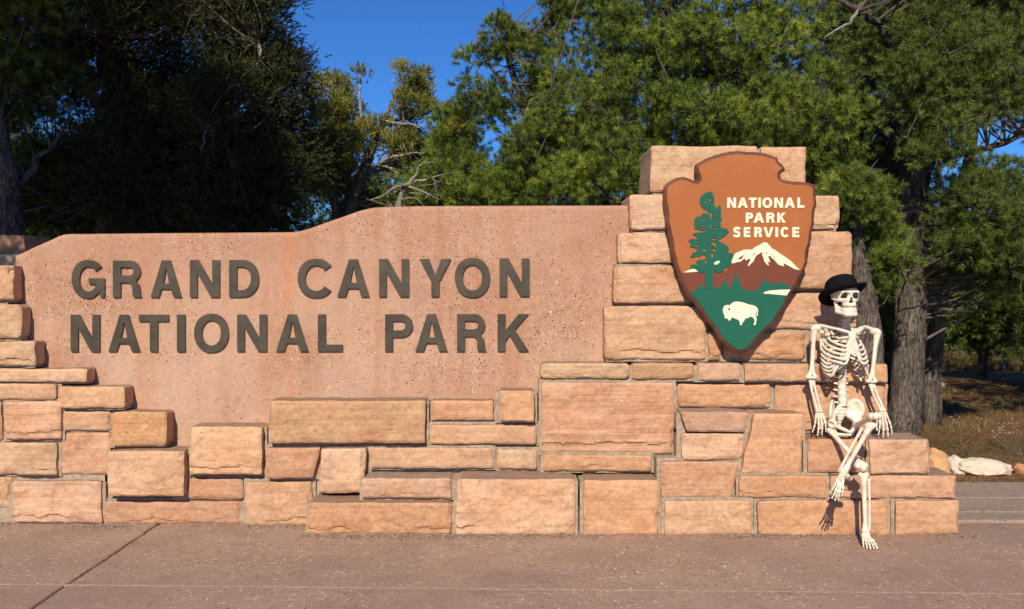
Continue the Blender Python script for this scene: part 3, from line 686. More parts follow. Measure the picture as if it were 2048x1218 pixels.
snow_bot = [(1760, 645), (1640, 580), (1520, 515), (1510, 540), (1528, 585), (1470, 570), (1400, 545), (1350, 490), (1310, 440), (1255, 400), (1225, 360), (1190, 350), (1172, 370), (1200, 430), (1218, 495), (1185, 488), (1160, 455), (1158, 485), (1190, 550), (1165, 562), (1120, 510), (1085, 470), (1070, 400), (1045, 340), (1040, 262), (1000, 290), (910, 345), (880, 395), (850, 470), (800, 515), (745, 575), (722, 570), (750, 505), (775, 465), (765, 400), (700, 445), (668, 450), (665, 400), (620, 430), (560, 480), (480, 490), (430, 510)]
prism([mt(snow_top+snow_bot), mt([(495, 440), (540, 385), (620, 340), (720, 270), (630, 350), (590, 420)]), mt([(812, 352), (850, 305), (912, 272), (870, 320)]), mt([(1112, 300), (1125, 262), (1162, 300)]), mt([(1240, 300), (1290, 350), (1350, 420), (1300, 385)])], YS-.0048, YS+.002, SIGN_C, 'snowcap', sign)
prism([w2([(612, 838), (625, 830), (650, 824), (700, 820), (768, 818)])+edge_pts(zb(820), zb(852), 1, 5)+w2([(700, 848), (650, 843), (620, 842)])], YS-.0045, YS+.002, SIGN_C, 'lake', sign)
prism([clampx(w2([(160, 722), (185, 710), (215, 700), (238, 701), (245, 716), (205, 720)]))], YS-.0035, YS+.002, SIGN_C, 'snow_patch', sign)
tz = lambda pts: [tuple(P(1360+x/5.533, 370+y/5.533, YS)[[0, 2]]) for x, y in pts]
bt = [(275, 1150), (270, 970), (210, 970), (195, 950), (160, 925), (110, 925), (125, 905), (112, 885), (150, 878), (195, 880), (205, 862), (175, 862), (190, 840), (200, 825), (260, 828), (285, 812), (292, 790), (265, 775), (235, 770), (225, 790), (180, 788), (150, 800), (105, 800), (125, 780), (140, 750), (180, 735), (190, 700), (145, 692), (110, 685), (125, 655), (92, 620), (100, 600), (145, 598), (190, 598), (180, 570), (140, 545), (150, 530), (215, 525), (285, 515), (280, 500), (215, 500), (200, 490), (155, 480), (165, 450), (150, 430), (165, 405), (155, 385), (185, 350), (240, 345), (235, 325), (265, 310), (300, 318), (305, 350), (312, 295), (285, 270), (255, 272), (262, 250), (228, 235), (240, 220), (215, 205), (225, 130), (265, 95), (320, 72), (355, 82), (372, 125), (380, 165), (372, 210), (395, 250), (405, 270), (418, 235), (445, 222), (455, 290), (450, 350), (465, 380), (445, 410), (450, 470), (530, 490), (538, 520), (515, 545), (480, 575), (455, 588), (425, 600), (430, 625), (480, 650), (530, 680), (540, 710), (520, 750), (590, 755), (585, 800), (565, 830), (570, 860), (545, 900), (500, 920), (470, 955), (440, 970), (400, 965), (365, 935), (358, 1150)]
holes = [[(330, 300), (352, 305), (350, 345), (342, 390), (330, 345)], [(315, 145), (340, 150), (335, 185), (318, 180)], [(272, 170), (295, 170), (292, 200), (278, 200)], [(375, 325), (390, 310), (395, 325), (380, 338)], [(378, 360), (398, 345), (400, 360), (382, 370)], [(385, 385), (415, 375), (410, 392), (395, 402)],
         [(232, 362), (270, 375), (278, 392), (250, 388)], [(232, 440), (275, 430), (270, 450), (240, 455)], [(200, 475), (238, 470), (230, 486), (205, 488)], [(338, 430), (350, 432), (345, 480), (335, 465)], [(372, 470), (405, 465), (402, 485), (375, 487)], [(340, 510), (370, 505), (360, 522), (342, 522)],
         [(345, 590), (400, 588), (395, 608), (350, 608)], [(340, 625), (385, 630), (415, 680), (385, 675), (350, 655)], [(345, 695), (380, 700), (400, 735), (375, 735)], [(348, 750), (372, 755), (362, 805), (345, 800)], [(168, 660), (205, 655), (195, 680), (172, 682)], [(250, 705), (285, 705), (285, 730), (258, 735)], [(272, 830), (298, 828), (295, 860), (275, 865)]]
prism([tz(bt)]+[tz(h_) for h_ in holes], YS-.0060, YS+.002, SIGN_G, 'tree_emblem', sign)
prism([tz([(372, 870), (395, 845), (435, 838), (438, 855), (410, 878), (380, 882)])], YS-.0072, YS+.002, SIGN_C, 'snow_patch', sign)
bz = lambda pts: [tuple(P(1430+x/17.4, 590+y/17.4, YS)[[0, 2]]) for x, y in pts]
bis = [(265, 520), (280, 440), (320, 380), (400, 345), (470, 352), (515, 352), (560, 300), (620, 255), (700, 228), (800, 230), (940, 250), (1050, 285), (1150, 325), (1300, 350), (1380, 380), (1450, 430), (1490, 500), (1495, 580), (1480, 650), (1485, 690), (1455, 750), (1430, 700), (1455, 650), (1465, 560), (1450, 500), (1440, 560), (1435, 620), (1400, 690), (1415, 760), (1445, 830), (1430, 920), (1415, 990), (1410, 1040), (1325, 1035), (1360, 980), (1375, 900), (1365, 840), (1310, 780), (1250, 750), (1180, 775), (1110, 820), (1060, 790), (1030, 860), (990, 920), (940, 980), (925, 1045), (855, 1040), (868, 980), (830, 880), (780, 850), (720, 832), (650, 800), (600, 782), (560, 815), (520, 885), (470, 885), (430, 815), (350, 815), (330, 770), (320, 700), (290, 630), (270, 570)]
prism([bz(bis), bz([(470, 430), (515, 470), (525, 520), (500, 545), (450, 500)]), bz([(422, 612), (445, 600), (455, 622), (435, 638)])], YS-.0045, YS+.002, SIGN_C, 'bison_emblem', sign)
zl = lambda ws, y0, y1: [(c_, 1310+a_/2.831, 1310+b_/2.831, 290+y0/2.831, 290+y1/2.831) for c_, a_, b_ in ws]
for (c_, u0, u1, vt, vb) in zl([('N', 409, 459), ('A', 468, 526), ('T', 531, 576), ('I', 585, 599), ('O', 608, 664), ('N', 675, 725), ('A', 734, 792), ('L', 806, 846)], 298, 355)+zl([('P', 514, 556), ('A', 558, 618), ('R', 630, 677), ('K', 692, 741)], 383, 440)+zl([('S', 443, 484), ('E', 503, 540), ('R', 562, 606), ('V', 614, 671), ('I', 682, 697), ('C', 711, 757), ('E', 778, 817)], 465, 522):
    letter(c_, u0, u1, vt, vb, YS-.0045, YS+.002, SIGN_C, sign, .27)

# grit and needles that collect at the wall's foot and blow over the paving
rgt = np.random.RandomState(14)
def grit(n, fx, fy, s0, s1):
    x = fx(n); y = fy(x, n); s_ = (s0+(s1-s0)*rgt.rand(n)**3)[:, None]
    T = np.array([(1, 0, -.3), (-.6, .8, -.3), (-.5, -.8, -.3), (.1, 0, .8)]); a = rgt.rand(n)*6.28; ca, sa = np.cos(a)[:, None], np.sin(a)[:, None]
    j = T[None]*(1+.5*rgt.randn(n, 4, 3)*.5); X_ = j[..., 0]*ca-j[..., 1]*sa; Y_ = j[..., 0]*sa+j[..., 1]*ca
    V = np.stack([x[:, None]+X_*s_, y[:, None]+Y_*s_, .0015+(j[..., 2]+.3)*s_], -1).reshape(-1, 3); b0 = np.arange(n)[:, None]*4
    F = np.concatenate([b0+np.array(f) for f in ((0, 1, 3), (1, 2, 3), (2, 0, 3))]); return V, F, np.tile(rgt.rand(n), 3)
def foot_y(x, n): return np.where(x < -1.2, np.where(x < -2.9, 6.0, 5.93), 5.695)-.004-rgt.rand(n)**2.2*.09
V, F, t_ = grit(6500, lambda n: (lambda q: rgt.permutation(np.resize(q[fbm(np.stack([q*2.3, q*0, q*0+3], -1), 5, 3) > .02], n)))(rgt.uniform(-3.6, 2.65, n*3))+rgt.randn(n)*.004, foot_y, .001, .0065)
V2, F2, t2_ = grit(2600, lambda n: rgt.uniform(-4, 4, n), lambda x, n: rgt.uniform(3.9, 5.9, n), .001, .0040)
tag(mesh('grit', np.vstack([V, V2]), np.vstack([F, F2+len(V)]), leaf('pale_grit', (.12, .08, .06), (.33, .24, .18), (.6, .5, .4)), attr=np.concatenate([t_, t2_])), 'fine grit gathered along the foot of the stone wall and scattered over the paving', 'grit', kind='stuff')
n = 420; x = rgt.uniform(-3.4, 2.7, n); y = foot_y(x, n)-.02; a = rgt.rand(n)*6.28; L = rgt.uniform(.015, .05, n)[:, None]; d = np.stack([np.cos(a), np.sin(a), 0*a], -1); w = np.stack([-np.sin(a), np.cos(a), 0*a], -1)*.0012; p0 = np.stack([x, y, np.full(n, .004)], -1)
V = np.stack([p0-w, p0+w, p0+d*L], 1).reshape(-1, 3)
tag(mesh('fallen_needles', V, np.arange(len(V)).reshape(-1, 3), LITTER, attr=rgt.rand(n)), 'loose brown pine needles blown against the foot of the wall', 'pine needles', kind='stuff')
# ------------------------------------------------------------------ skeleton
def surface_nets(f, lo, hi, h):
    lo = np.array(lo, float); hi = np.array(hi, float); n = np.ceil((hi-lo)/h).astype(int)+1
    ax = [lo[i]+h*np.arange(n[i]) for i in range(3)]
    G = np.stack(np.meshgrid(*ax, indexing='ij'), -1); val = f(G); sg = val < 0
    nx, ny, nz = n-1
    acc = np.zeros((nx, ny, nz, 3)); cnt = np.zeros((nx, ny, nz))
    cor = [(i, j, k) for i in (0, 1) for j in (0, 1) for k in (0, 1)]
    for a in range(8):
        for b_ in range(a+1, 8):
            ca, cb = cor[a], cor[b_]
            if sum(abs(p-q) for p, q in zip(ca, cb)) != 1: continue
            sa = tuple(slice(c, c+m_) for c, m_ in zip(ca, (nx, ny, nz))); sb = tuple(slice(c, c+m_) for c, m_ in zip(cb, (nx, ny, nz)))
            va, vb = val[sa], val[sb]; cr = sg[sa] != sg[sb]
            t = np.where(cr, va/(va-vb+1e-12), 0)[..., None]
            acc += np.where(cr[..., None], G[sa]*(1-t)+G[sb]*t, 0); cnt += cr
    act = cnt > 0; idx = -np.ones((nx, ny, nz), int); idx[act] = np.arange(act.sum())
    V = acc[act]/cnt[act][:, None]; Q = []
    for d in range(3):
        s0 = [slice(1, m_-1) for m_ in n]; s0[d] = slice(0, n[d]-1); s1 = list(s0); s1[d] = slice(1, n[d])
        a = sg[tuple(s0)]; b_ = sg[tuple(s1)]; w = np.argwhere(a != b_)
        if len(w) == 0: continue
        ii = w.copy()
        for e in range(3):
            if e != d: ii[:, e] += 1
        e1, e2 = [e for e in range(3) if e != d]
        def cell(o1, o2):
            c = ii.copy(); c[:, e1] -= o1; c[:, e2] -= o2; return idx[c[:, 0], c[:, 1], c[:, 2]]
        q = np.stack([cell(1, 1), cell(0, 1), cell(0, 0), cell(1, 0)], 1)
        neg = a[tuple(w.T)] if d != 1 else ~a[tuple(w.T)]
        q[~neg] = q[~neg][:, ::-1]; Q.append(q)
    Q = np.vstack(Q); return V, Q[(Q >= 0).all(1)]
def d_ell(p, c, r): 
    q = (p-np.array(c))/np.array(r); k = np.linalg.norm(q, axis=-1); return (k-1)*min(r)
def d_ellR(p, c, r, R): return d_ell((p-np.array(c))@np.asarray(R), (0, 0, 0), r)
def d_cap(p, a, b_, ra, rb=None):
    rb = ra if rb is None else rb; a = np.array(a, float); b_ = np.array(b_, float); v = b_-a
    t = np.clip(((p-a)@v)/v.dot(v), 0, 1); return np.linalg.norm(p-a-t[..., None]*v, axis=-1)-(ra+(rb-ra)*t)
def smin(a, b_, k): h_ = np.clip(.5+.5*(b_-a)/k, 0, 1); return b_*(1-h_)+a*h_-k*h_*(1-h_)
def smax(a, b_, k): return -smin(-a, -b_, k)
def rot(ax, deg): return np.array(Matrix.Rotation(math.radians(deg), 3, ax))
def toworld(V, R, o): 
    # local frame: x viewer's right, y towards the viewer, z up
    V = np.asarray(V, float)@np.asarray(R).T; return np.stack([V[:, 0], -V[:, 1], V[:, 2]], -1)+np.array(o)
sk_at = P(1690, 868, 5.86)
skel = empty('skeleton', 'life-size ivory skeleton sitting cross-legged on the wall ledge with hands at its sides', 'skeleton', sk_at)
def skull_f(p):
    x = np.abs(p[..., 0]); q = np.stack([x, p[..., 1], p[..., 2]], -1)
    d = d_ell(q, (0, -.070, .028), (.069, .086, .062))
    d = smin(d, d_ell(q, (0, -.012, .032), (.055, .040, .034)), .02)
    d = smin(d, d_ell(q, (0, -.002, -.028), (.041, .034, .044)), .012)
    d = smin(d, d_cap(q, (.026, .020, -.024), (.060, -.022, -.024), .0105), .008)
    d = smin(d, d_cap(q, (.060, -.022, -.024), (.069, -.068, -.014), .0075, .006), .006)
    d = smin(d, d_cap(q, (.046, .016, .018), (.061, -.016, -.018), .0075), .006)   # outer orbit rim
    d = smin(d, d_cap(q, (.0, .026, .021), (.044, .018, .022), .0095), .01)
    d = smin(d, d_cap(q, (0, .028, .012), (0, .036, -.010), .006), .006)
    up = d_ell(q, (0, .004, -.052), (.038, .034, .018)); d = smin(d, up, .008)
    jaw = d_cap(q, (.056, -.048, -.035), (.052, -.036, -.088), .0105, .0115)
    jaw = smin(jaw, d_cap(q, (.052, -.036, -.088), (.026, .020, -.106), .0125, .012), .01)
    jaw = smin(jaw, d_cap(q, (.026, .020, -.106), (0, .030, -.106), .0125), .008)
    jaw = smin(jaw, d_ell(q, (0, .004, -.086), (.043, .034, .026)), .008)
    jaw = smin(jaw, d_cap(q, (.030, .008, -.074), (.046, -.028, -.070), .011), .01)
    jaw = np.where(p[..., 1] > -.022, smax(jaw, p[..., 2]+.0668, .002), jaw)
    up2 = smax(d, -(p[..., 2]+.0655) , .002)
    d = np.minimum(np.where(p[..., 1] > -.02, up2, d), jaw)
    # teeth grooves
    band = sst(p[..., 2], -.088, -.082)*(1-sst(p[..., 2], -.050, -.045))*sst(p[..., 1], 0, .01)
    d = d+band*.0011*np.clip(np.cos(p[..., 0]*2*np.pi/.0078)-.45, 0, 1)*2
    d = smax(d, -d_ell(q, (.0325, .034, .001), (.0208, .034, .0182)), .005)
    nz = np.minimum(d_cap(q, (.006, .048, -.034), (.006, .012, -.034), .0078), d_cap(q, (.001, .055, -.016), (.001, .012, -.020), .0068))
    d = smax(d, -nz, .003)
    d = smax(d, -d_ell(q, (.083, -.020, .008), (.021, .034, .030)), .01)
    d = smax(d, -d_ell(q, (.060, .002, -.050), (.018, .034, .012)), .006)
    return d
SKR = rot('Z', -10)@rot('X', 3)@rot('Y', 1)
sk0 = P(1697.5, 592, 5.715)
V, Q = surface_nets(skull_f, (-.085, -.175, -.125), (.085, .065, .12), .0027)
skull = mesh('skull', toworld(V, SKR, sk0)-np.array([0, .0, 0]), Q[:, ::-1], BONE, skel, smooth=True)
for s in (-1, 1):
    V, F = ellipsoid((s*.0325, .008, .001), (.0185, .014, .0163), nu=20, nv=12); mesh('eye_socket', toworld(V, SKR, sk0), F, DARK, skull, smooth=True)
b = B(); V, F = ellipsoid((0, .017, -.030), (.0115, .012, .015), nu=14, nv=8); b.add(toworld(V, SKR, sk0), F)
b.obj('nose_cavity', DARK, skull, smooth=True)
def bone_poly(pts, rad, k=10, name=None, parent=None, sub=4, **kw):
    p = catmull(pts, sub); r = np.interp(np.linspace(0, 1, len(p)), np.linspace(0, 1, len(rad)), rad)
    V, F = tube(p, r, k, **kw); return V, F
def long_bone(name, a, b_, r0, rm, r1, knobs=(), bow=(0, 0, 0), mat=None):
    a = np.array(a); b_ = np.array(b_); L = b_-a; ts = [0, .04, .09, .16, .28, .5, .72, .84, .91, .96, 1]
    pts = [a+L*t+np.array(bow)*math.sin(math.pi*t) for t in ts]; rr = [r0*.55, r0*.95, r0, r0*.6+rm*.4, rm*1.1, rm, rm*1.08, r1*.55+rm*.45, r1, r1*.95, r1*.55]
    V, F = tube(pts, rr, 14); bb = B(); bb.add(V, F)
    for c, r in knobs:
        V, F = ellipsoid(c, r if hasattr(r, '__len__') else (r,)*3); bb.add(V, F)
    return bb.obj(name, BONE, skel, smooth=True)
# spine: neck, then lumbar column
TY = 5.885
def vertebra(c, r, h, yaw=0):
    bb = B(); V, F = tube([np.array(c)+np.array([0, 0, z]) for z in (-h*.5, -h*.42, 0, h*.42, h*.5)], [r*.9, r*1.06, r*.88, r*1.06, r*.9], 14); bb.add(V, F)
    for s in (-1, 1):
        V, F = tube([np.array(c)+np.array([s*r*.6, .012, 0]), np.array(c)+np.array([s*r*1.75, .022, h*.1])], [h*.26, h*.14], 7); bb.add(V, F)
    V, F = tube([np.array(c)+np.array([0, r*.6, 0]), np.array(c)+np.array([0, r*2.0, -h*.3])], [h*.3, h*.16], 7); bb.add(V, F)
    bb.obj('vertebra', BONE, skel, smooth=True, sharp=50)
for u, v, Y, r, h in [(1697, 634, 5.80, .017, .016), (1694, 641, 5.81, .018, .016), (1691, 648, 5.82, .019, .017), (1690, 655, 5.83, .020, .017),
                      (1689, 664, 5.845, .016, .022), (1688, 673, 5.86, .016, .022), (1688, 682, 5.87, .017, .022), (1688, 691, 5.88, .017, .022), (1687, 700, 5.885, .018, .022), (1686.5, 709, 5.89, .018, .023),
                      (1686, 719, TY, .019, .026), (1685.5, 730, TY, .020, .028), (1685, 742, 5.88, .021, .030), (1684.5, 755, 5.87, .021, .030), (1684, 768, 5.855, .021, .031), (1684, 781, 5.84, .022, .031), (1685, 794, 5.82, .0225, .031), (1686, 806, 5.805, .023, .028)]:
    vertebra(P(u, v, Y), r*1.12, h*1.18)
# rib cage
TR = rot('Z', -9)
t0 = P(1689, 657, 5.835)
LT = lambda pts: toworld(pts, TR, t0)
zs = [-.005-.0245*i+.0006*max(0, i-5)**2 for i in range(12)]
Wd = [.060, .088, .105, .116, .123, .127, .129, .129, .126, .121, .112, .098]
stern = lambda i: (-.034-.0165*i)
marg = lambda t, s: np.array([s*(.016+.095*t), .098-.035*t**1.5, -.132-.135*t+.016*math.sin(math.pi*t)])
for s in (-1, 1):
    for i in range(12):
        z0 = zs[i]; w = Wd[i]; dep = .060+.006*min(i, 5)
        p = [(s*.014, -.050, z0), (s*w*.45, -.075, z0+.002), (s*w*.88, -.055, z0-.018), (s*w, -.006, z0-.036)]
        if i < 6:
            p += [(s*w*.93, .036, z0-.050), (s*w*.70, dep+.006, z0-.062 if i else z0-.045), (s*w*.38, dep+.022, z0-.066 if i else z0-.042), (s*.013, .094, stern(i)-(.0 if i < 4 else .004))]
        elif i < 10:
            e = marg((i-5.2)/4.6, s); p += [(s*w*.93, .036, z0-.050), tuple(e*.5+np.array([s*w*.93, .036, z0-.052])*.5+np.array([0, .008, -.004])), tuple(e)]
        else:
            p += [(s*w*.96, .020, z0-.052)]
        V, F = bone_poly(p, [.0062, .0070, .0074, .0076, .0076, .0070, .0062], 8, flat=None)
        c = V.mean(0); mesh('rib', LT(V), F, BONE, skel, smooth=True)
    V, F = bone_poly([marg(t, s) for t in np.linspace(0, 1.02, 7)]+[(s*.118, .02, -.262)], [.0100, .0100, .0095, .009, .008, .007], 8)
    mesh('rib_cartilage', LT(V), F, BONE, skel, smooth=True)
def stern_f(p):
    d = d_ell(p, (0, .094, -.030), (.026, .008, .020))
    d = smin(d, d_cap(p, (0, .095, -.045), (0, .098, -.130), .0150, .0175), .012)
    d = smin(d, d_cap(p, (0, .098, -.130), (0, .094, -.150), .009, .005), .006)
    return smax(d, np.abs(p[..., 1]-.095)-.010, .005)
V, Q = surface_nets(stern_f, (-.04, .07, -.165), (.04, .115, 0), .003); mesh('breastbone', LT(V), Q[:, ::-1], BONE, skel, smooth=True)
shL, shR = P(1632, 657, 5.84), P(1750, 664, 5.84)
for s, sh in ((-1, shL), (1, shR)):
    a = LT([(s*.014, .090, -.020)])[0]; m1 = LT([(s*.065, .075, -.004)])[0]; m2 = LT([(s*.115, .02, .010)])[0]; e = sh+np.array([-s*.020, 0, .018])
    V, F = bone_poly([a, m1, m2, e], [.0100, .0085, .0085, .0105, .011], 10); mesh('collarbone', V, F, BONE, skel, smooth=True)
    def scap(p, s=s):
        q = np.stack([p[..., 0]*s, p[..., 1], p[..., 2]], -1); R_ = rot('Z', 28)@rot('Y', -12)
        d = d_ellR(q, (.090, -.070, -.075), (.044, .007, .078), R_)
        d = smax(d, -d_ellR(q, (.085, -.050, -.065), (.030, .014, .045), R_), .01)
        d = smin(d, d_cap(q, (.060, -.088, -.035), (.128, -.03, .008), .007), .01)
        d = smin(d, d_cap(q, (.112, -.045, -.030), (.132, -.018, -.020), .013), .01)
        return d
    V, Q = surface_nets(scap, (-.16 if s < 0 else .02, -.12, -.17), (-.02 if s < 0 else .16, .02, .04), .004); mesh('shoulder_blade', LT(V), Q[:, ::-1], BONE, skel, smooth=True)
# arms
def organic(name, prims, k=.008, h=.0036, cut=(), parent=None):
    P0 = np.array([p for a, b_, *r in prims for p in (a, b_)]); R0 = max(max(x[2:]) for x in prims)+.006
    def f(p):
        d = None
        for a, b_, *r in prims:
            q = d_cap(p, a, b_, r[0], r[-1]); d = q if d is None else smin(d, q, k)
        for c, rr in cut: d = smax(d, -d_ell(p, c, (rr,)*3), .004)
        return d
    V, Q = surface_nets(f, P0.min(0)-R0, P0.max(0)+R0, h)
    return mesh(name, V, Q, BONE, parent or skel, smooth=True)
def frame(a, b_, side):
    z = unit_((np.array(b_)-np.array(a))); x = np.array(side, float); x = unit_(x-z*x.dot(z)); return x, np.cross(z, x), z
def unit_(v): return v/np.linalg.norm(v)
def arm(sh, el, wr, s):
    a = sh+np.array([s*.012, 0, -.004]); x = np.array([1., 0, 0]); L = el-a
    organic('upper_arm_bone', [(a, a+L*.97, .0125, .0122), (a+np.array([0, 0, -.02]), a+L*.22, .019, .0125), (sh+np.array([-s*.010, 0, .004]), sh+np.array([s*.006, 0, .002]), .022, .022), (a+np.array([s*.006, -.006, .002]), a+L*.08, .017, .015),
        (a+L*.80, el-x*.016+np.array([0, 0, .006]), .010, .012), (a+L*.80, el+x*.016+np.array([0, 0, .006]), .010, .012), (el-x*.024, el-x*.014, .0125), (el+x*.014, el+x*.024, .0125), (el-x*.014, el+x*.014, .011)], .009)
    kb = B(); V, F = ellipsoid(el+np.array([.001, -.014, .010]), (.004, .0035, .0048), nu=10, nv=6); kb.add(V, F); kb.obj('joint_screw', DARK, skel)
    e2 = el+np.array([0, 0, -.024]); 
    V, F = bone_poly([e2+np.array([-.006, 0, .006]), e2+(wr-e2)*.3+np.array([-.012, 0, 0]), e2+(wr-e2)*.7+np.array([-.010, 0, 0]), wr+np.array([-.010, 0, .004])], [.013, .0085, .0074, .0074, .0085, .011], 10)
    mesh('forearm_bone', V, F, BONE, skel, smooth=True)
    V, F = bone_poly([e2+np.array([.008, -.004, .002]), e2+(wr-e2)*.3+np.array([.010, 0, 0]), e2+(wr-e2)*.7+np.array([.010, 0, 0]), wr+np.array([.010, -.002, .002])], [.012, .0078, .0070, .0074, .0085, .011], 10)
    mesh('forearm_bone', V, F, BONE, skel, smooth=True)
elL, elR = P(1623, 754, 5.82), P(1743, 762, 5.82)
wrL, wrR = P(1639, 826, 5.80), P(1766, 824, 5.80)
arm(shL, elL, wrL, -1); arm(shR, elR, wrR, 1)
def chain(bb, pts, r):
    """finger or toe: bones with knobbed joints"""
    for a, b_ in zip(pts[:-1], pts[1:]):
        a = np.array(a); b_ = np.array(b_); V, F = tube([a, a+(b_-a)*.12, a+(b_-a)*.3, a+(b_-a)*.7, a+(b_-a)*.88, b_], [r*1.0, r*1.25, r*.75, r*.68, r*1.1, r*.9], 8); bb.add(V, F); r *= .9
        V, F = ellipsoid(b_, (r*1.15,)*3, nu=8, nv=6); bb.add(V, F)
def hand(wr, tips, thumb, knY, s):
    bb = B()
    for dx in (-.016, -.006, .005, .015):
        for dz in (-.006, -.016):
            V, F = ellipsoid(wr+np.array([dx*(1.1+.25*(dz < -.01)), -.002, dz]), (.0085, .0085, .0075), nu=10, nv=7); bb.add(V, F)
    n = len(tips)
    for i, (u, v, Y) in enumerate(tips):
        t = P(u, v, Y); st = wr+np.array([(-.021+.014*i), -.003, -.020]); L = t-st
        out = np.array([0, -.014, .004])
        pts = [st, st+L*.42+out, st+L*.68+out*.9, st+L*.86+out*.4, t]
        chain(bb, pts, .0064)
    th = [wr+np.array([s*.016, -.004, -.012])]+[P(*q) for q in thumb]; chain(bb, th, .0064)
    return bb.obj('hand', BONE, skel, smooth=True)
hand(wrL, [(1625, 864, 5.78), (1635, 870, 5.77), (1644, 869, 5.77), (1652, 863, 5.77)], [(1653, 845, 5.79), (1659, 855, 5.785), (1663, 862, 5.78)], 5.79, 1)
hand(wrR, [(1757, 869, 5.77), (1766, 874, 5.77), (1776, 872, 5.77), (1784, 867, 5.78)], [(1755, 838, 5.79), (1753, 850, 5.785), (1754, 860, 5.78)], 5.79, -1)
# pelvis
def pelvis_f(p):
    x = np.abs(p[..., 0]); q = np.stack([x, p[..., 1], p[..., 2]], -1)
    R_ = rot('Z', 42)@rot('Y', -10)
    w = d_ellR(q, (.083, -.018, .050), (.052, .017, .064), R_)
    w = smax(w, -d_ellR(q, (.070, -.003, .057), (.042, .017, .054), R_), .005)
    d = smin(w, d_cap(q, (.040, -.05, .02), (.085, -.01, -.012), .015, .018), .014)
    d = smin(d, d_ell(q, (.088, .004, -.022), (.026, .026, .026)), .012)
    d = smax(d, -d_ell(q, (.108, .016, -.026), (.018, .018, .018)), .004)
    d = smin(d, d_cap(q, (.080, .012, -.030), (.010, .050, -.062), .012, .010), .008)
    d = smin(d, d_cap(q, (.080, -.006, -.040), (.058, -.004, -.088), .015, .014), .010)
    d = smin(d, d_cap(q, (.058, -.004, -.088), (.006, .046, -.082), .010, .009), .008)
    sc = smin(d_cap(q, (0, -.038, .042), (0, -.052, -.030), .036, .014), d_cap(q, (0, -.04, .035), (.046, -.046, .022), .018, .014), .01); sc = smax(sc, np.abs(p[..., 1]+.046)-.017, .01)
    sc = smin(sc, d_cap(q, (0, -.05, -.03), (0, -.040, -.062), .010, .006), .006)
    for z in (.035, .012, -.010):
        sc = smax(sc, -d_ell(q, (.015, -.026, z), (.005, .01, .005)), .003)
    sc = sc+.0012*np.cos(p[..., 2]*2*np.pi/.02)
    return smin(d, sc, .006)
PR = rot('Z', -20)@rot('X', -6)
V, Q = surface_nets(pelvis_f, (-.15, -.09, -.115), (.15, .09, .13), .0036)
pl0 = P(1690, 838, 5.77); 
mesh('pelvis', toworld(V, PR, pl0), Q[:, ::-1], BONE, skel, smooth=True)
# legs
def leg(hip, kn, an, rk, side):
    L = kn-hip; x = np.array([1., 0, 0])
    organic('thigh_bone', [(hip, hip+L*.06+x*side*.02, .020, .016), (hip+L*.06+x*side*.02, kn-L*.04, .0145, .0135), (kn-L*.18, kn-x*.017, .012, .018), (kn-L*.18, kn+x*.017, .012, .018), (kn-x*.020+np.array([0, .012, -.006]), kn-x*.018+np.array([0, -.008, 0]), .0175), (kn+x*.020+np.array([0, .012, -.006]), kn+x*.018+np.array([0, -.008, 0]), .0175)], .009)
    bb = B(); V, F = ellipsoid(kn+np.array(rk[0]), rk[1]); bb.add(V, F); bb.obj('kneecap', BONE, skel, smooth=True)
def shin(top, an, fib, w=.012):
    a = top; b_ = an; d = b_-a
    x = np.array([1., 0, 0])
    organic('shin_bone', [(a-x*.016, a+x*.016, .0145), (a-x*.012, a+d*.16, .015, .0125), (a+x*.012, a+d*.16, .015, .0125), (a+d*.05, a+d*.97, .0135, .0115), (a+d*.88, b_-x*.008, .0115, .0155), (a+d*.88, b_+x*.008, .0115, .0155)], .008)
    V, F = tube([a+d*.07+fib, a+d*.12+fib, a+d*.5+fib*1.0, a+d*.9+fib*.8, a+d*1.02+fib*.75], [.011, .0085, .0066, .0078, .011], 10); mesh('calf_bone', V, F, BONE, skel, smooth=True)
hipA, knA, anA = P(1660, 861, 5.755), P(1722, 931, 5.50), P(1731, 1062, 5.49)
leg(hipA, knA, None, ((0.004, -.030, -.006), (.018, .012, .021)), 0)
shin(P(1727, 950, 5.495), anA, np.array([.030, .006, 0]))
hipB, knB, anB = P(1712, 850, 5.75), P(1749, 832, 5.39), P(1688, 944, 5.38)
leg(hipB, knB, None, ((-.002, -.028, .004), (.019, .012, .020)), 0)
shin(P(1741, 851, 5.38), anB, np.array([-.033, .004, .004]))
def foot(an, heel, mid, toes, wtoe, name='foot', up=(0, 0, .01)):
    bb = B(); V, F = ellipsoid(an+np.array([0, 0, -.006]), (.019, .018, .015)); bb.add(V, F)
    V, F = tube([an, heel], [.017, .016], 10); bb.add(V, F); V, F = ellipsoid(heel, (.018, .02, .016)); bb.add(V, F)
    for i in range(5):
        t = np.array(toes[i]); st = mid+(t-np.mean(toes, 0))*.42
        V, F = ellipsoid(st, (.0095, .010, .009), nu=10, nv=7); bb.add(V, F)
        V, F = tube([an+(st-mid)*.6, st], [.011, .009], 8); bb.add(V, F)
        k = st+(t-st)*.55+np.array(up); k2 = st+(t-st)*.8+np.array(up)*.7
        chain(bb, [st, k, k2, t], .0062 if i != wtoe else .0085)
    return bb.obj(name, BONE, skel, smooth=True)
YF = 5.36
foot(anA+np.array([.002, -.004, -.004]), P(1728, 1074, 5.525), P(1731, 1072, 5.44), [(P(u, v, y)[0], y, .008) for u, v, y in ((1727, 1083, 5.405), (1734, 1087, 5.385), (1741, 1090, 5.37), (1748, 1089, 5.375), (1754, 1086, 5.385))], 4)
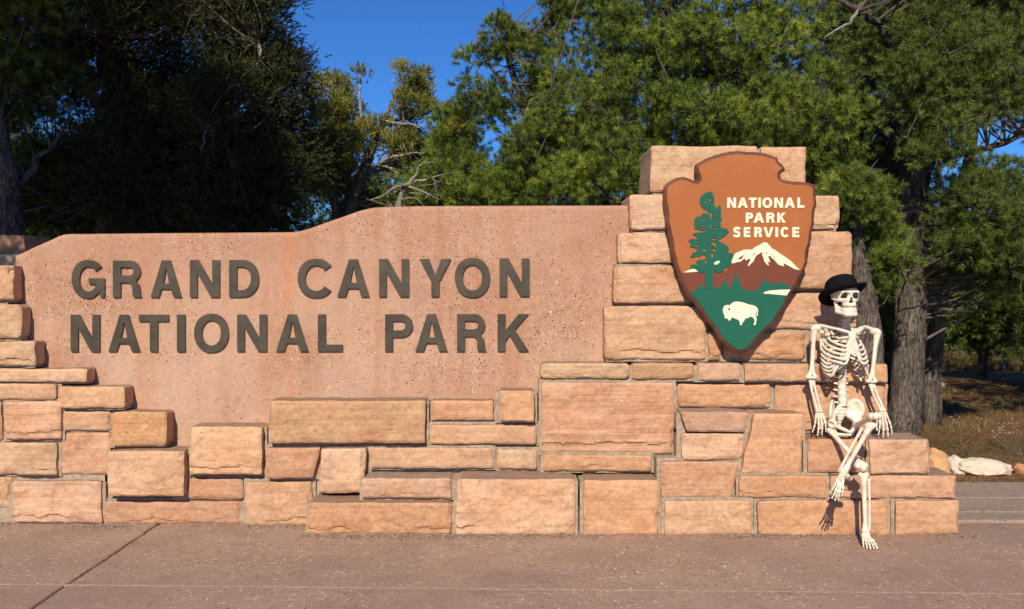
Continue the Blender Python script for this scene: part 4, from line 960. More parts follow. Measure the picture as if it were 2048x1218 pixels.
foot(anB+np.array([-.002, -.003, -.008]), P(1699, 956, 5.42), P(1680, 962, 5.375), [P(u, v, 5.345+.004*i) for i, (u, v) in enumerate(((1660, 985), (1664, 996), (1670, 1000), (1676, 999), (1684, 990)))], 4, up=(0, -.012, .004))

# ------------------------------------------------------------------ bowler hat
HR = rot('Z', -13)@rot('Y', -6)@rot('X', 26)     # tipped back
hat0 = sk0+np.array([-.008, .060, .004])
hat = empty('bowler_hat', 'black felt bowler hat tipped back on the skeleton\'s skull', 'hat', hat0)
HS = 1.05
pr = [(.0, .118), (.03, .1165), (.055, .110), (.074, .097), (.084, .078), (.0885, .055), (.090, .030), (.091, .006), (.094, .0)]
nu = 48; V = []; F = []
for j, (r, z) in enumerate(pr):
    for i in range(nu):
        a = 2*math.pi*i/nu; V.append((HS*r*.96*math.cos(a), HS*r*1.12*math.sin(a), z+.006*(r/.09)*math.cos(2*a)))
npn = len(pr)
for j in range(1, npn-1) if False else range(npn-1):
    for i in range(nu): F.append((j*nu+i, (j+1)*nu+i, (j+1)*nu+(i+1) % nu, j*nu+(i+1) % nu))
mesh('hat_crown', toworld(V, HR, hat0), F, FELT, hat, smooth=True)
V = []; F = []; prof = [(0, 0), (.02, -.003), (.036, 0), (.048, .008), (.054, .016), (.055, .019), (.052, .0195), (.045, .012), (.034, .004), (.02, .001), (0, .004)]
for j, (dr, dz) in enumerate(prof):
    for i in range(nu):
        a = 2*math.pi*i/nu; c, s_ = math.cos(a), math.sin(a); side = abs(c)**1.6
        lift = dz*(.6+.5*side)+ .004*side*(dr/.05)-.006*(1-side)*(dr/.05)
        V.append(((HS*.089*.96+.9*dr*(1.0-.05*side))*c, (HS*.089*1.12+.9*dr*.95)*s_, .004+lift+.006*math.cos(2*a)))
for j in range(len(prof)):
    for i in range(nu): j2 = (j+1) % len(prof); F.append((j*nu+i, j*nu+(i+1) % nu, j2*nu+(i+1) % nu, j2*nu+i))
mesh('hat_brim', toworld(V, HR, hat0), F, FELT, hat, smooth=True)
V = []; F = []
for j, (dr, z) in enumerate(((0, .006), (.0018, .008), (.0018, .026), (0, .028))):
    for i in range(nu):
        a = 2*math.pi*i/nu; r = .0905+dr; V.append((HS*r*.96*math.cos(a), HS*r*1.12*math.sin(a), z+.006*math.cos(2*a)))
for j in range(3):
    for i in range(nu): F.append((j*nu+i, j*nu+(i+1) % nu, (j+1)*nu+(i+1) % nu, (j+1)*nu+i))
mesh('hat_band', toworld(V, HR, hat0), F, simple('black_ribbon', (.014, .014, .015), .5, .3), hat, smooth=True)
# ------------------------------------------------------------------ rocks
ROCK_O = sandstone('orange_boulder', (.62, .36, .17), (.52, .27, .12), .15, 8)
ROCK_P = sandstone('pale_boulder', (.72, .60, .46), (.60, .47, .33), .1, 9)
def rock(label, u, v, Y, w, h, d, mat, seed, rz=0, flat=.4, topskew=0):
    V, F = ellipsoid((0, 0, 0), (1, 1, 1), nu=56, nv=34); q = np.array(V)
    n = fbm(q*1.3+seed*5, seed, 3); q = q*(1+.30*n)[:, None]
    # facet by planes
    rs_ = np.random.RandomState(seed)
    for _ in range(13):
        nn = rs_.randn(3); nn /= np.linalg.norm(nn); k = .62+.25*rs_.rand(); dd = q@nn-k; q = q-np.where(dd > 0, dd, 0)[:, None]*nn*.93
    q = q*(1+.07*fbm(q*4, seed+3, 4)+.025*fbm(q*14, seed+9, 3))[:, None]
    q = q*np.array([w/2, d/2, h*.75]); q[:, 2] += topskew*q[:, 0]
    q = q@rot('Z', rz).T; c = P(u, v, Y); c[2] = gz(np.array(c[0]), np.array(c[1]))
    q = q+c+np.array([0, d/2, h*.35])
    return tag(mesh('rock', q, F, mat, smooth=True, sharp=28), label, 'rock')
rock('orange sandstone boulder lying against the right end of the wall', 1886, 945, 7.35, .27, .22, .30, ROCK_O, 3, 20, topskew=-.25)
rock('long flat cream-coloured rock lying on the pine litter behind the flagstones', 1984, 950, 7.52, .42, .12, .25, ROCK_P, 5, -4, topskew=-.12)
rock('small split grey-cream rock wedged between the orange boulder and the long cream rock', 1918, 950, 7.58, .13, .12, .2, ROCK_P, 8, 30)
rock('small tan rock at the edge of the path, cut by the picture edge', 2047, 946, 7.6, .12, .08, .16, ROCK_O, 11, 0)
rock('small white stone lying far back on the sunlit litter', 1882, 775, 14.0, .26, .08, .2, ROCK_P, 15, 10)
rock('low tan stone behind the skeleton\'s ledge near the big trunk', 1890, 915, 8.2, .16, .05, .12, ROCK_P, 17, 50)

# ------------------------------------------------------------------ trees
def unit(a): return a/(np.linalg.norm(a, axis=-1, keepdims=True)+1e-9)
def needles(pos_, axis, K, Lt, nl, nw, spread, rng, tint, jit=.25):
    """K needles on each tuft: pos (T,3), axis (T,3); one triangle each"""
    T = len(pos_); t = rng.rand(T, K, 1); r = unit(rng.randn(T, K, 3)); ax = axis[:, None, :]
    base = pos_[:, None, :]+ax*t*Lt
    rad = unit(r-ax*(r*ax).sum(-1, keepdims=True)); d = unit(ax*(1-spread)+rad*spread*(1.1-.5*t)+jit*rng.randn(T, K, 3)*.3)
    s = unit(np.cross(d, rng.randn(T, K, 3))); L = nl*(.7+.6*rng.rand(T, K, 1)); w = nw*(.8+.4*rng.rand(T, K, 1))
    a = base-s*w/2; b_ = base+s*w/2; c = base+d*L
    V = np.stack([a, b_, c], 2).reshape(-1, 3); F = np.arange(len(V)).reshape(-1, 3)
    ti = np.clip(tint[:, None]+.10*rng.randn(T, K), 0, 1).ravel()
    return V, F, ti
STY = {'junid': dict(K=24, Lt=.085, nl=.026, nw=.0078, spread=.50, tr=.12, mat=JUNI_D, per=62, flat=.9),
       'pine': dict(K=54, Lt=.055, nl=.052, nw=.0044, spread=.63, tr=.15, mat=PINE, per=30, flat=.72),
       'dark': dict(K=46, Lt=.058, nl=.054, nw=.0046, spread=.62, tr=.17, mat=PINE2, per=32, flat=.72),
       'juni': dict(K=24, Lt=.085, nl=.026, nw=.0078, spread=.50, tr=.12, mat=JUNI, per=62, flat=.9),
       'far': dict(K=26, Lt=.12, nl=.075, nw=.012, spread=.6, tr=.3, mat=PINE2, per=34, flat=.8)}
def tree(name, label, cat, trunk, tr_r, blobs, sty, seed, group=None, nclump=100, clump_r=.26, bark_=None, limbs=(), twig=True, dens=1., mats=None, bare=0, upb=.45, tintb=.5):
    rng = np.random.RandomState(seed); st = STY[sty]; bark_ = bark_ or BARK
    tp_ = catmull(trunk, 6); rr = np.interp(np.linspace(0, 1, len(tp_)), np.linspace(0, 1, len(tr_r)), tr_r)
    root = empty(name, label, cat, tp_[0], group)
    V, F = tube(tp_, rr, 22, jit=.07, seed=seed); V = np.array(V); V += (.03*fbm(V*np.array([9, 9, 3]), seed, 3)*np.repeat(rr, 22).clip(0, .3)[:len(V)])[:, None]*np.array([1, 1, 0])*6 if len(V) == len(rr)*22 else 0
    mesh('trunk', V, F, bark_, root, smooth=True)
    sk = [np.column_stack([tp_, rr])]
    for L in limbs:
        pts, r_ = L[0], L[1]; m_ = L[2] if len(L) > 2 else bark_
        p = catmull(pts, 5); p[1:-1] += rng.randn(len(p)-2, 3)*.015; r2 = np.interp(np.linspace(0, 1, len(p)), np.linspace(0, 1, len(r_)), r_)
        V, F = tube(p, r2, 10, jit=.06, seed=seed+3); mesh('limb' if m_ is bark_ else 'dead_limb', V, F, m_, root, smooth=True)
        sk.append(np.column_stack([p, r2]))
    SKp = np.vstack(sk)
    vol = np.array([bl[3]*bl[4]*bl[5]*(bl[6] if len(bl) > 6 else 1) for bl in blobs])**(2/3.); vol /= vol.sum()
    C = []
    for bi, bl in enumerate(blobs):
        n = max(1, int(round(nclump*vol[bi]))); d = unit(rng.randn(n, 3)); r_ = (.35+.65*rng.rand(n, 1)**.6)
        C.append(np.array(bl[:3])+d*r_*np.array(bl[3:6]))
    C = np.vstack(C); n = len(C)
    if n == 0: return root
    # branch to every clump
    bb = B(); tips = []
    for c in C:
        dd = np.linalg.norm((SKp[:, :3]-c)*np.array([1, 1, 1.0]), axis=1)+np.where(SKp[:, 2] > c[2]-.05, .5, 0); j = (dd+.5*rng.rand(len(dd))).argmin(); s_ = SKp[j, :3]; L = np.linalg.norm(c-s_)
        mid = s_+(c-s_)*.5+np.array([0, 0, -.06*L])+rng.randn(3)*.11*L
        p = catmull([s_, mid, c], 3); r0 = min(SKp[j, 3]*.7, .005+.007*L)
        V, F = tube(p, np.linspace(r0, .004, len(p)), 5, cap=False); bb.add(V, F)
    # tufts
    per = max(3, int(st['per']*dens)); cr = clump_r*(.65+.7*rng.rand(n, 1, 1))
    d = unit(rng.randn(n, per, 3)+np.array([0, 0, upb])); rad_ = .25+.75*rng.rand(n, per, 1)**.55
    out = unit(C-np.array([np.interp(C[:, 2], tp_[:, 2], tp_[:, 0]), np.interp(C[:, 2], tp_[:, 2], tp_[:, 1]), C[:, 2]-.15]).T)[:, None, :]
    off = d*rad_*cr*np.array([1, 1, st['flat']])
    pos_ = C[:, None, :]+off; ax = unit(d*.75+out*.35+np.array([0, 0, upb*.7])+.3*rng.randn(n, per, 3))
    ct = tintb+.16*rng.randn(n, 1)
    ti = (ct+.15*rng.randn(n, per)).ravel().clip(0, 1)
    # twigs reach from the clump's heart to some tufts
    if twig:
        m_ = max(2, per//6); a = np.repeat(C[:, None, :], m_, 1).reshape(-1, 3); e = pos_[:, :m_].reshape(-1, 3); w = .0032*unit(np.cross(e-a, rng.randn(len(a), 3))); w2_ = .0032*unit(np.cross(e-a, w))
        k1 = np.stack([a-w, a+w, e, a-w2_, a+w2_, e], 1).reshape(-1, 3); bb.add(k1, np.arange(len(k1)).reshape(-1, 3))
        if bare:
            nb = bare; jj = rng.randint(0, len(C), nb); a = C[jj]; dr = unit(rng.randn(nb, 3)+np.array([0, -.6, -.1])); L = .12+.35*rng.rand(nb, 1); e = a+dr*L
            for k in range(nb):
                mid = a[k]+(e[k]-a[k])*.5+rng.randn(3)*.04; V, F = tube([a[k], mid, e[k]], [.006, .004, .0015], 4, cap=False); bb.add(V, F)
                for _ in range(2):
                    q = mid+rng.randn(3)*.09; V, F = tube([mid, q], [.003, .001], 3, cap=False); bb.add(V, F)
    if bb.V: tag(bb.obj('branches', TWIG if sty not in ('juni',) else DEAD, root), kind='stuff')
    V, F, t_ = needles(pos_.reshape(-1, 3), ax.reshape(-1, 3), st['K'], st['Lt'], st['nl'], st['nw'], st['spread'], rng, ti)
    tag(mesh('crown', V, F, st['mat'], root, attr=t_), kind='stuff')
    return root
def blob(u0, v0, u1, v1, Y, dY, k=1.):
    """crown mass covering a picture window at distance Y, dY deep"""
    c = P((u0+u1)/2, (v0+v1)/2, Y); s = Y/FPX; return (c[0], c[1], c[2], abs(u1-u0)/2*s, dY, abs(v1-v0)/2*s, k)
G0 = lambda u, Y: (P(u, 0, Y)[0], Y, float(gz(np.array(P(u, 0, Y)[0]), np.array(Y)))-.03)
pp = lambda *a: tuple(P(*a))
# 1 the pinyon filling the middle right
t1 = tree('pinyon_pine', 'broad bushy green pinyon pine with orange cones, rising behind the arrowhead pillar', 'tree',
     [G0(1330, 9.9), pp(1335, 480, 9.9), pp(1320, 250, 9.9), pp(1345, 60, 9.9), pp(1330, -150, 9.9)], [.15, .12, .10, .07, .04],
     [blob(1110, -120, 1660, 200, 9.7, 1.0), blob(1150, 60, 1700, 330, 9.2, .8, 1.3), blob(1130, 230, 1330, 420, 9.1, .5), blob(1400, 150, 1720, 350, 9.1, .5, 1.2), blob(1560, 250, 1730, 420, 9.2, .4), blob(1010, 170, 1250, 350, 9.8, .5), blob(1050, 330, 1300, 430, 9.4, .5), blob(1620, 330, 1750, 470, 9.3, .3)],
     'pine', 11, nclump=400, clump_r=.25, bare=110, limbs=[([pp(1330, 330, 9.9), pp(1200, 280, 9.7), pp(1060, 200, 9.6)], [.05, .03, .012]), ([pp(1330, 200, 9.9), pp(1480, 120, 9.5), pp(1600, 80, 9.3)], [.05, .03, .015]), ([pp(1330, 300, 9.9), pp(1500, 300, 9.4), pp(1650, 360, 9.3)], [.05, .03, .012])])
t1b = tree('pinyon_pine', 'sparse-topped pinyon pine with many cones leaning against the open sky', 'tree',
     [G0(1090, 10.6), pp(1085, 400, 10.6), pp(1060, 250, 10.5), pp(1020, 130, 10.5), pp(1010, 70, 10.5)], [.10, .08, .05, .03, .01],
     [blob(935, 60, 985, 150, 10.4, .25, .5), blob(975, 30, 1060, 130, 10.4, .3, .9), blob(910, 155, 985, 215, 10.4, .25, .6), blob(945, 180, 1040, 260, 10.4, .35, .7), blob(1045, 60, 1140, 260, 10.5, .4, 1.2), blob(1000, 250, 1140, 400, 10.3, .5, 1.2), blob(1085, -60, 1160, 60, 10.4, .4, 1.)],
     'pine', 12, nclump=120, clump_r=.17, bare=30, tintb=.42, dens=.8, limbs=[([pp(1060, 260, 10.5), pp(990, 230, 10.4), pp(925, 190, 10.4)], [.025, .015, .006]), ([pp(1050, 220, 10.5), pp(980, 130, 10.4), pp(945, 90, 10.4)], [.025, .015, .006])])
t1c = tree('pinyon_pine', 'small rounded pinyon pine between the leaning juniper and the sparse-topped pine', 'tree',
     [G0(905, 11.0), pp(905, 420, 11.0), pp(900, 260, 11.0), pp(895, 215, 11.)], [.07, .06, .03, .01],
     [blob(865, 215, 950, 320, 11, .4), blob(850, 290, 985, 420, 10.8, .5), blob(885, 360, 1080, 440, 10.4, .5), blob(770, 350, 900, 430, 11.3, .4, .9)],
     'pine', 13, nclump=125, clump_r=.20, bare=24, tintb=.55)
# 2 leaning juniper in the gap
t2 = tree('juniper', 'olive-yellow juniper with leaning grey trunk standing against the blue sky', 'tree',
     [G0(668, 11.6), pp(690, 470, 11.6), pp(710, 390, 11.6), pp(735, 320, 11.6), pp(765, 250, 11.6), pp(790, 190, 11.6)], [.10, .085, .07, .055, .035, .012],
     [blob(620, 150, 700, 260, 11.6, .35, .9), blob(655, 195, 760, 300, 11.5, .4, .9), blob(640, 250, 740, 350, 11.4, .4), blob(790, 130, 850, 210, 11.6, .3, 1.), blob(770, 185, 880, 245, 11.6, .35, .8), blob(712, 145, 742, 185, 11.6, .12, .3), blob(740, 240, 860, 330, 11.7, .35, .7), blob(590, 270, 700, 400, 11.6, .5), blob(770, 300, 880, 400, 12, .4, 1.), blob(640, 340, 780, 440, 12.2, .4, .9), blob(760, 250, 900, 330, 12, .3, .5)],
     'juni', 21, nclump=210, clump_r=.115, bark_=BARK2, bare=70, upb=.7, tintb=.6, dens=.85,
     limbs=[([pp(690, 450, 11.6), pp(660, 380, 11.6), pp(650, 300, 11.6), pp(645, 200, 11.6)], [.07, .05, .03, .01]), ([pp(735, 320, 11.6), pp(720, 250, 11.5), pp(722, 160, 11.6)], [.03, .02, .006], DEAD),
            ([pp(765, 250, 11.6), pp(820, 235, 11.5), pp(870, 215, 11.5)], [.03, .018, .006]), ([pp(730, 340, 11.6), pp(800, 310, 11.5), pp(860, 300, 11.5)], [.025, .015, .005], DEAD), ([pp(765, 240, 11.5), pp(830, 250, 11.3), pp(855, 262, 11.3)], [.012, .01, .004], DEAD)])
# 3 left: big shaded junipers
shade = 'trees of the dark stand behind the left half of the panel'
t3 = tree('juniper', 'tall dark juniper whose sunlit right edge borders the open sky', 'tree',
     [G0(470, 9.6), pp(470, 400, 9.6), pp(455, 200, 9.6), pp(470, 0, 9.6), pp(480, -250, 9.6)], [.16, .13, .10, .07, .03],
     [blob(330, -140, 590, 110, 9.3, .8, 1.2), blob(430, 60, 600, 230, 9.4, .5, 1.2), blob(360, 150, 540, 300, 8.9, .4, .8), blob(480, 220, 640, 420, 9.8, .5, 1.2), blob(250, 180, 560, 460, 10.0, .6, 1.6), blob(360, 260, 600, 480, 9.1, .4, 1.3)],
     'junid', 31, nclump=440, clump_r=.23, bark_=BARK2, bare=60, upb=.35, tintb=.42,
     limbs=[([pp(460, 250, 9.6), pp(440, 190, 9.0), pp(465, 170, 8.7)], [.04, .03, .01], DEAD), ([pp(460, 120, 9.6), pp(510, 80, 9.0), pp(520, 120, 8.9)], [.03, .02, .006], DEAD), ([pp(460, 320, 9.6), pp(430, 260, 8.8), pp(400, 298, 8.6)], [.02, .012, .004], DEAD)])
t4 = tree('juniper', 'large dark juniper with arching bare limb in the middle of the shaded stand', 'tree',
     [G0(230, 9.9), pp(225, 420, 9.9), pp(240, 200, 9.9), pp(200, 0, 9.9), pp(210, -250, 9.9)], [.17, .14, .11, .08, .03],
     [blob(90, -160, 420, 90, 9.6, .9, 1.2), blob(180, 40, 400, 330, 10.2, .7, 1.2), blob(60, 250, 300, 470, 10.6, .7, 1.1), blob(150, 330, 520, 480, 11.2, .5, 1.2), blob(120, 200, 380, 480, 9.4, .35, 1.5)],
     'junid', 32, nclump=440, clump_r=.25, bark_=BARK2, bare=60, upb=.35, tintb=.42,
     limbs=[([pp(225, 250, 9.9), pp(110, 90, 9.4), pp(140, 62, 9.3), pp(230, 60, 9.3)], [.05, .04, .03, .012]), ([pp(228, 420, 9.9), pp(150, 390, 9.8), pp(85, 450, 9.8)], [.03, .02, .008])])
t5 = tree('pinyon_pine', 'shaded pine with a pale lit strip of trunk at the picture\'s far left', 'tree',
     [G0(8, 8.9), pp(14, 470, 8.9), pp(10, 330, 8.9), pp(-20, 150, 8.9), pp(-10, -200, 8.9)], [.14, .12, .10, .08, .04],
     [blob(-160, -150, 110, 110, 8.8, .7, 1.2), blob(-120, 60, 130, 260, 9.2, .6, .9), blob(40, 250, 140, 450, 9.8, .4, .8), blob(50, 40, 180, 260, 9.9, .5, .9), blob(20, 330, 130, 480, 10.2, .5, 1.)],
     'pine', 33, nclump=230, clump_r=.26, bare=40, tintb=.4, limbs=[([pp(15, 400, 8.9), pp(70, 330, 9), pp(110, 290, 9.1)], [.04, .03, .01])])
# 4 right side: the thick trunk and neighbours
t6 = tree('ponderosa_pine', 'tall pine with thick grey-brown trunk standing just behind the seated skeleton', 'tree',
     [G0(1808, 9.5), pp(1812, 800, 9.5), pp(1822, 640, 9.5), pp(1822, 480, 9.5), pp(1832, 330, 9.5), pp(1838, 180, 9.6), pp(1860, 20, 9.6), pp(1850, -220, 9.6)], [.165, .148, .140, .135, .135, .11, .09, .06],
     [blob(1790, 30, 2048, 240, 9.0, .6, 1.3), blob(1760, -150, 2100, 40, 9.3, .9, 1.0), blob(1880, 330, 2080, 560, 8.9, .5, 1.0), blob(1800, 0, 1960, 330, 8.8, .35, .9), blob(1700, 60, 1810, 200, 9.8, .5, .5), blob(1960, 200, 2100, 240, 9.2, .4, .7), blob(1890, 460, 2070, 600, 9.4, .5, .8)],
     'dark', 41, nclump=350, clump_r=.24, bare=120, tintb=.5,
     limbs=[([pp(1838, 190, 9.6), pp(1770, 60, 9.4), pp(1720, 20, 9.2), pp(1660, -10, 9.1)], [.06, .045, .03, .015]), ([pp(1720, 20, 9.2), pp(1700, 45, 9.1), pp(1648, 75, 9.0)], [.018, .014, .006], DEAD), ([pp(1850, 320, 9.5), pp(1930, 305, 9.3), pp(2060, 268, 9.1)], [.05, .035, .02]),
            ([pp(1840, 420, 9.5), pp(1880, 400, 9.2), pp(1960, 400, 9.)], [.035, .02, .008], DEAD), ([pp(1815, 330, 9.5), pp(1790, 230, 9.3), pp(1770, 170, 9.2)], [.03, .02, .01])])
t7 = tree('ponderosa_pine', 'slimmer pine with a leaning dark trunk just right of the thick trunk', 'tree',
     [G0(1862, 10.2), pp(1868, 700, 10.2), pp(1892, 520, 10.2), pp(1918, 400, 10.2), pp(1945, 270, 10.2), pp(1950, 60, 10.2)], [.095, .082, .07, .06, .05, .03],
     [blob(1880, -40, 2048, 160, 10.5, .6, 1.), blob(1930, 130, 2048, 230, 10.4, .4, .7)], 'dark', 42, nclump=70, clump_r=.24, bare=30, tintb=.4)
t8 = tree('pinyon_pine', 'grey-trunked pine half hidden behind the arrowhead pillar and the skeleton', 'tree',
     [G0(1745, 8.6), pp(1738, 700, 8.6), pp(1728, 600, 8.6), pp(1716, 500, 8.6), pp(1712, 430, 8.7)], [.13, .12, .10, .06, .02],
     [blob(1670, 340, 1760, 470, 8.5, .3, 1.), blob(1720, 480, 1800, 580, 8.7, .3, .7), blob(1690, 420, 1780, 520, 9.0, .3, .8)], 'pine', 43, nclump=52, clump_r=.17, bare=24, tintb=.5)
t9 = tree('pinyon_pine', 'small young pine with thin dark trunk in the sunlit clearing at right', 'tree',
     [G0(1966, 14.8), pp(1966, 700, 14.8), pp(1962, 600, 14.8), pp(1962, 540, 14.8)], [.07, .06, .04, .01],
     [blob(1890, 560, 2040, 690, 14.6, .5, 1.), blob(1900, 620, 2040, 710, 14.8, .6, 1.)], 'pine', 44, nclump=80, clump_r=.27, tintb=.45, bare=20)
# out-of-frame pine on the near left whose shade falls on the dark stand
t10 = tree('ponderosa_pine', 'tall pine beside the pavement, shading the dark junipers on the left', 'tree',
     [(-6.2, 3.6, -.02), (-6.1, 3.7, 3), (-6.0, 3.8, 6), (-5.8, 3.8, 9.5)], [.2, .17, .12, .04],
     [(-5.2, 3.9, 6.6, 1.7, .9, 1.3, 1.), (-3.9, 4.0, 6.0, .8, .7, .6, 1.4), (-5.7, 3.7, 8.0, 1.0, .9, .9, .7), (-5.3, 3.6, 4.9, 1.1, .8, .7, .8), (-3.3, 4.0, 5.9, .7, .6, .5, 1.2), (-4.6, 3.9, 5.6, 1.5, .6, .7, 2.2), (-4.05, 3.9, 3.45, .42, .35, .38, 2.2)], 'far', 51, nclump=520, clump_r=.30, tintb=.5, twig=False)
t12 = tree('pinyon_pine', 'unseen bushy pine added outside the right edge to shade the clearing behind the rocks', 'tree',  # unseen pine, added to throw shade over the clearing
     [(6.6, 9.4, 0), (6.6, 9.4, 1.5), (6.5, 9.4, 3.), (6.4, 9.4, 4.6)], [.16, .13, .09, .04],
     [(5.95, 9.3, 2.0, .95, .8, .55, 1.2), (6.1, 9.6, 3.0, 1.1, .9, .6, 1.), (6.9, 9.4, 2.4, 1.2, .9, .8, .8)], 'dark', 46, nclump=120, clump_r=.26, tintb=.45)
# middle-distance and far trees
rsb = random.Random(77)
t11 = tree('ponderosa_pine', 'shadowy dense pine filling the gap between the green pinyon and the thick trunk', 'tree',
     [G0(1700, 11.2), pp(1705, 300, 11.2), pp(1700, 0, 11.2), pp(1700, -250, 11.2)], [.14, .12, .09, .05],
     [blob(1600, -100, 1880, 180, 11.2, .7, 1.2), blob(1640, 120, 1820, 480, 11.4, .6, 1.3), blob(1820, -80, 2040, 120, 11.6, .6, .9)], 'dark', 45, nclump=240, clump_r=.26, tintb=.25, bare=60)
mid = [(-40, 12.5, 3.6), (120, 13.5, 3.4), (330, 13, 3.6), (560, 13.2, 3.2), (420, 16, 4.2), (200, 17, 4.4), (60, 18, 4.6), (640, 17, 2.6), (860, 15, 3.0), (1010, 14.5, 3.2), (1180, 15.5, 4.6), (1420, 15, 5.0), (1600, 16, 5.0), (1780, 14, 4.2), (1745, 18, 4.3), (1850, 17.5, 2.9), (2090, 13.5, 3.4), (1905, 19.5, 2.7), (2035, 18.5, 2.6), (1960, 21, 2.8), (1650, 13.5, 4.6), (690, 14.5, 3.3), (770, 15.5, 3.3)]
kinds = ['dark bushy pine well behind the wall', 'mid-green rounded pine well behind the wall']
MIDLAB = ['bushy pine in deep shade at the far left, glimpsed under the lit pale trunk', 'shaded pine behind the G of GRAND, low over the panel', 'shaded pine behind the first dark trunks, above the letter N of GRAND', 'dark pine closing the gap just left of where the panel rises', 'tall dim pine deep behind the D of GRAND', 'tall dim pine deep behind the letter A of GRAND', 'tall dim pine between the two leftmost dark trunks', 'low pine at the foot of the leaning juniper', 'low dark pine behind the grey dead snag', 'low pine under the small rounded pinyon', 'green pine glimpsed under the pinyon above the end of CANYON', 'tall pine hidden behind the broad pinyon and the pillar', 'tall pine glimpsed right of the arrowhead pillar top', 'pine in shadow between the grey trunk and the thick trunk', 'dim pine glimpsed behind the skeleton\'s hat', 'pine of the clearing\'s far side seen beside the leaning trunk', 'bushy pine cut by the right picture edge behind the dried weeds', 'pine behind the road left of the small young pine', 'pine behind the road right of the small young pine', 'pine directly behind the small young pine', 'pine filling the gap between pillar top and thick trunk', 'rounded pine seen low through the leaning juniper\'s stems', 'rounded pine just left of the grey dead snag']
def far_tree(u, Y, h, seed, group, label=None):
    x, y, z = G0(u, Y); w = h*rsb.uniform(.26, .36)
    nb = 3; bl = [(x+rsb.uniform(-.2, .2)*w, y, z+h*(.32+.22*k), w*(1.05-.25*k), w*(1.0-.25*k), h*.20, 1) for k in range(nb)]
    tree('forest_pine', label or 'dark green pine in the distant row of woods beyond the road', 'tree', [(x, y, z), (x+.1, y, z+h*.4), (x, y, z+h*.95)], [.12, .09, .02], bl, 'far', seed, group=group, nclump=int(36+8*h), clump_r=.16*h**.5+.16, twig=False, dens=1., tintb=.42)
for i, (u, Y, h) in enumerate(mid): far_tree(u, Y, h, 100+i, 'pines of the near woods beyond the wall', MIDLAB[i])
for i in range(34):
    Y = rsb.uniform(28, 46); u = -150+2350*(i+.5)/34+rsb.uniform(-30, 30)
    if 560 < u < 900 and Y < 40: h = rsb.uniform(2.2, 3.)
    else: h = rsb.uniform(3.2, 5.2)
    far_tree(u, Y, h, 200+i, 'pines of the distant woods beyond the road')

# cones on the sky-side pines
CONE = simple('orange_brown_cone', (.26, .105, .045), .8, .2, 0, 60, (200, .8, .003), .4)
cspots = [(962, 66, 10.2), (989, 60, 10.2), (994, 47, 10.2), (1009, 45, 10.1), (1057, 46, 10.1), (1113, 60, 10), (1149, 44, 9.6), (1062, 120, 10), (1062, 96, 10), (1005, 162, 10), (957, 187, 10.1), (907, 168, 10.2), (912, 245, 10.5), (901, 248, 10.5), (918, 262, 10.5), (957, 84, 10.2)]
def cone_mesh(c, r, seed):
    bb = B(); rs_ = np.random.RandomState(seed); ax = unit(rs_.randn(3)+np.array([0, 0, -.5]))
    a1 = unit(np.cross(ax, [1, .2, .1])); a2 = np.cross(ax, a1); V, F = ellipsoid(c, (r*.5,)*3, nu=8, nv=6); bb.add(V, F)
    for k in range(34):
        t = k/34.; an = k*2.4; rr = r*(.55+.45*math.sin(math.pi*min(1, t*1.1))); d = a1*math.cos(an)+a2*math.sin(an)
        p = c+ax*(t-.5)*r*1.7; e = p+d*rr+ax*r*.25; s_ = np.cross(d, ax)*r*.28
        bb.add([p-s_*.5, p+s_*.5, e+s_, e-s_, p-ax*r*.15, e-ax*r*.14], [(0, 1, 2, 3), (4, 5, 2, 1), (0, 3, 5, 4), (3, 2, 5)])
    return bb
for i, (u, v, Y) in enumerate(cspots):
    r_ = t1c if v > 240 else (t1 if u > 1100 else t1b)
    cone_mesh(P(u, v, Y), .023, i).obj('pine_cone', CONE, r_)
# grey dead tree fallen against the small pine
dead = empty('dead_tree', 'bare grey dead snag with spreading limbs just above the panel\'s top edge', 'tree', pp(800, 460, 10.4))
rngd = np.random.RandomState(6)
def dl(pts, r, name='limb'):
    p = catmull(pts, 5); V, F = tube(p, np.linspace(r, r*.25, len(p)), 8, jit=.08); mesh(name, V, F, DEAD, dead, smooth=True)
dl([pp(790, 470, 10.4), pp(800, 395, 10.4), pp(820, 365, 10.35), pp(836, 345, 10.3)], .045, 'trunk')
dl([pp(820, 368, 10.35), pp(790, 375, 10.3), pp(765, 392, 10.2), pp(740, 400, 10.2)], .02)
dl([pp(825, 362, 10.35), pp(850, 360, 10.3), pp(875, 352, 10.3), pp(905, 345, 10.2)], .016)
dl([pp(815, 372, 10.35), pp(850, 385, 10.3), pp(880, 400, 10.3)], .014)
dl([pp(800, 400, 10.4), pp(830, 396, 10.2), pp(850, 415, 10.2)], .012)
dl([pp(834, 348, 10.3), pp(840, 330, 10.3), pp(870, 322, 10.3)], .01)
for k in range(14):
    a = P(rngd.uniform(770, 880), rngd.uniform(345, 400), 10.3); e = a+rngd.randn(3)*np.array([.16, .08, .1]); dl([a, (a+e)/2+rngd.randn(3)*.02, e], .005)

# ------------------------------------------------------------------ ground cover
rg = np.random.RandomState(9)
def scatter(n, x0, x1, y0, y1, fld=None):
    x = rg.uniform(x0, x1, n); y = rg.uniform(y0, y1, n)
    if fld is not None:
        k = fbm(np.stack([x*.7, y*.7, 0*x], -1), 4, 3) > fld; x, y = x[k], y[k]
    return x, y, gz(x, y)
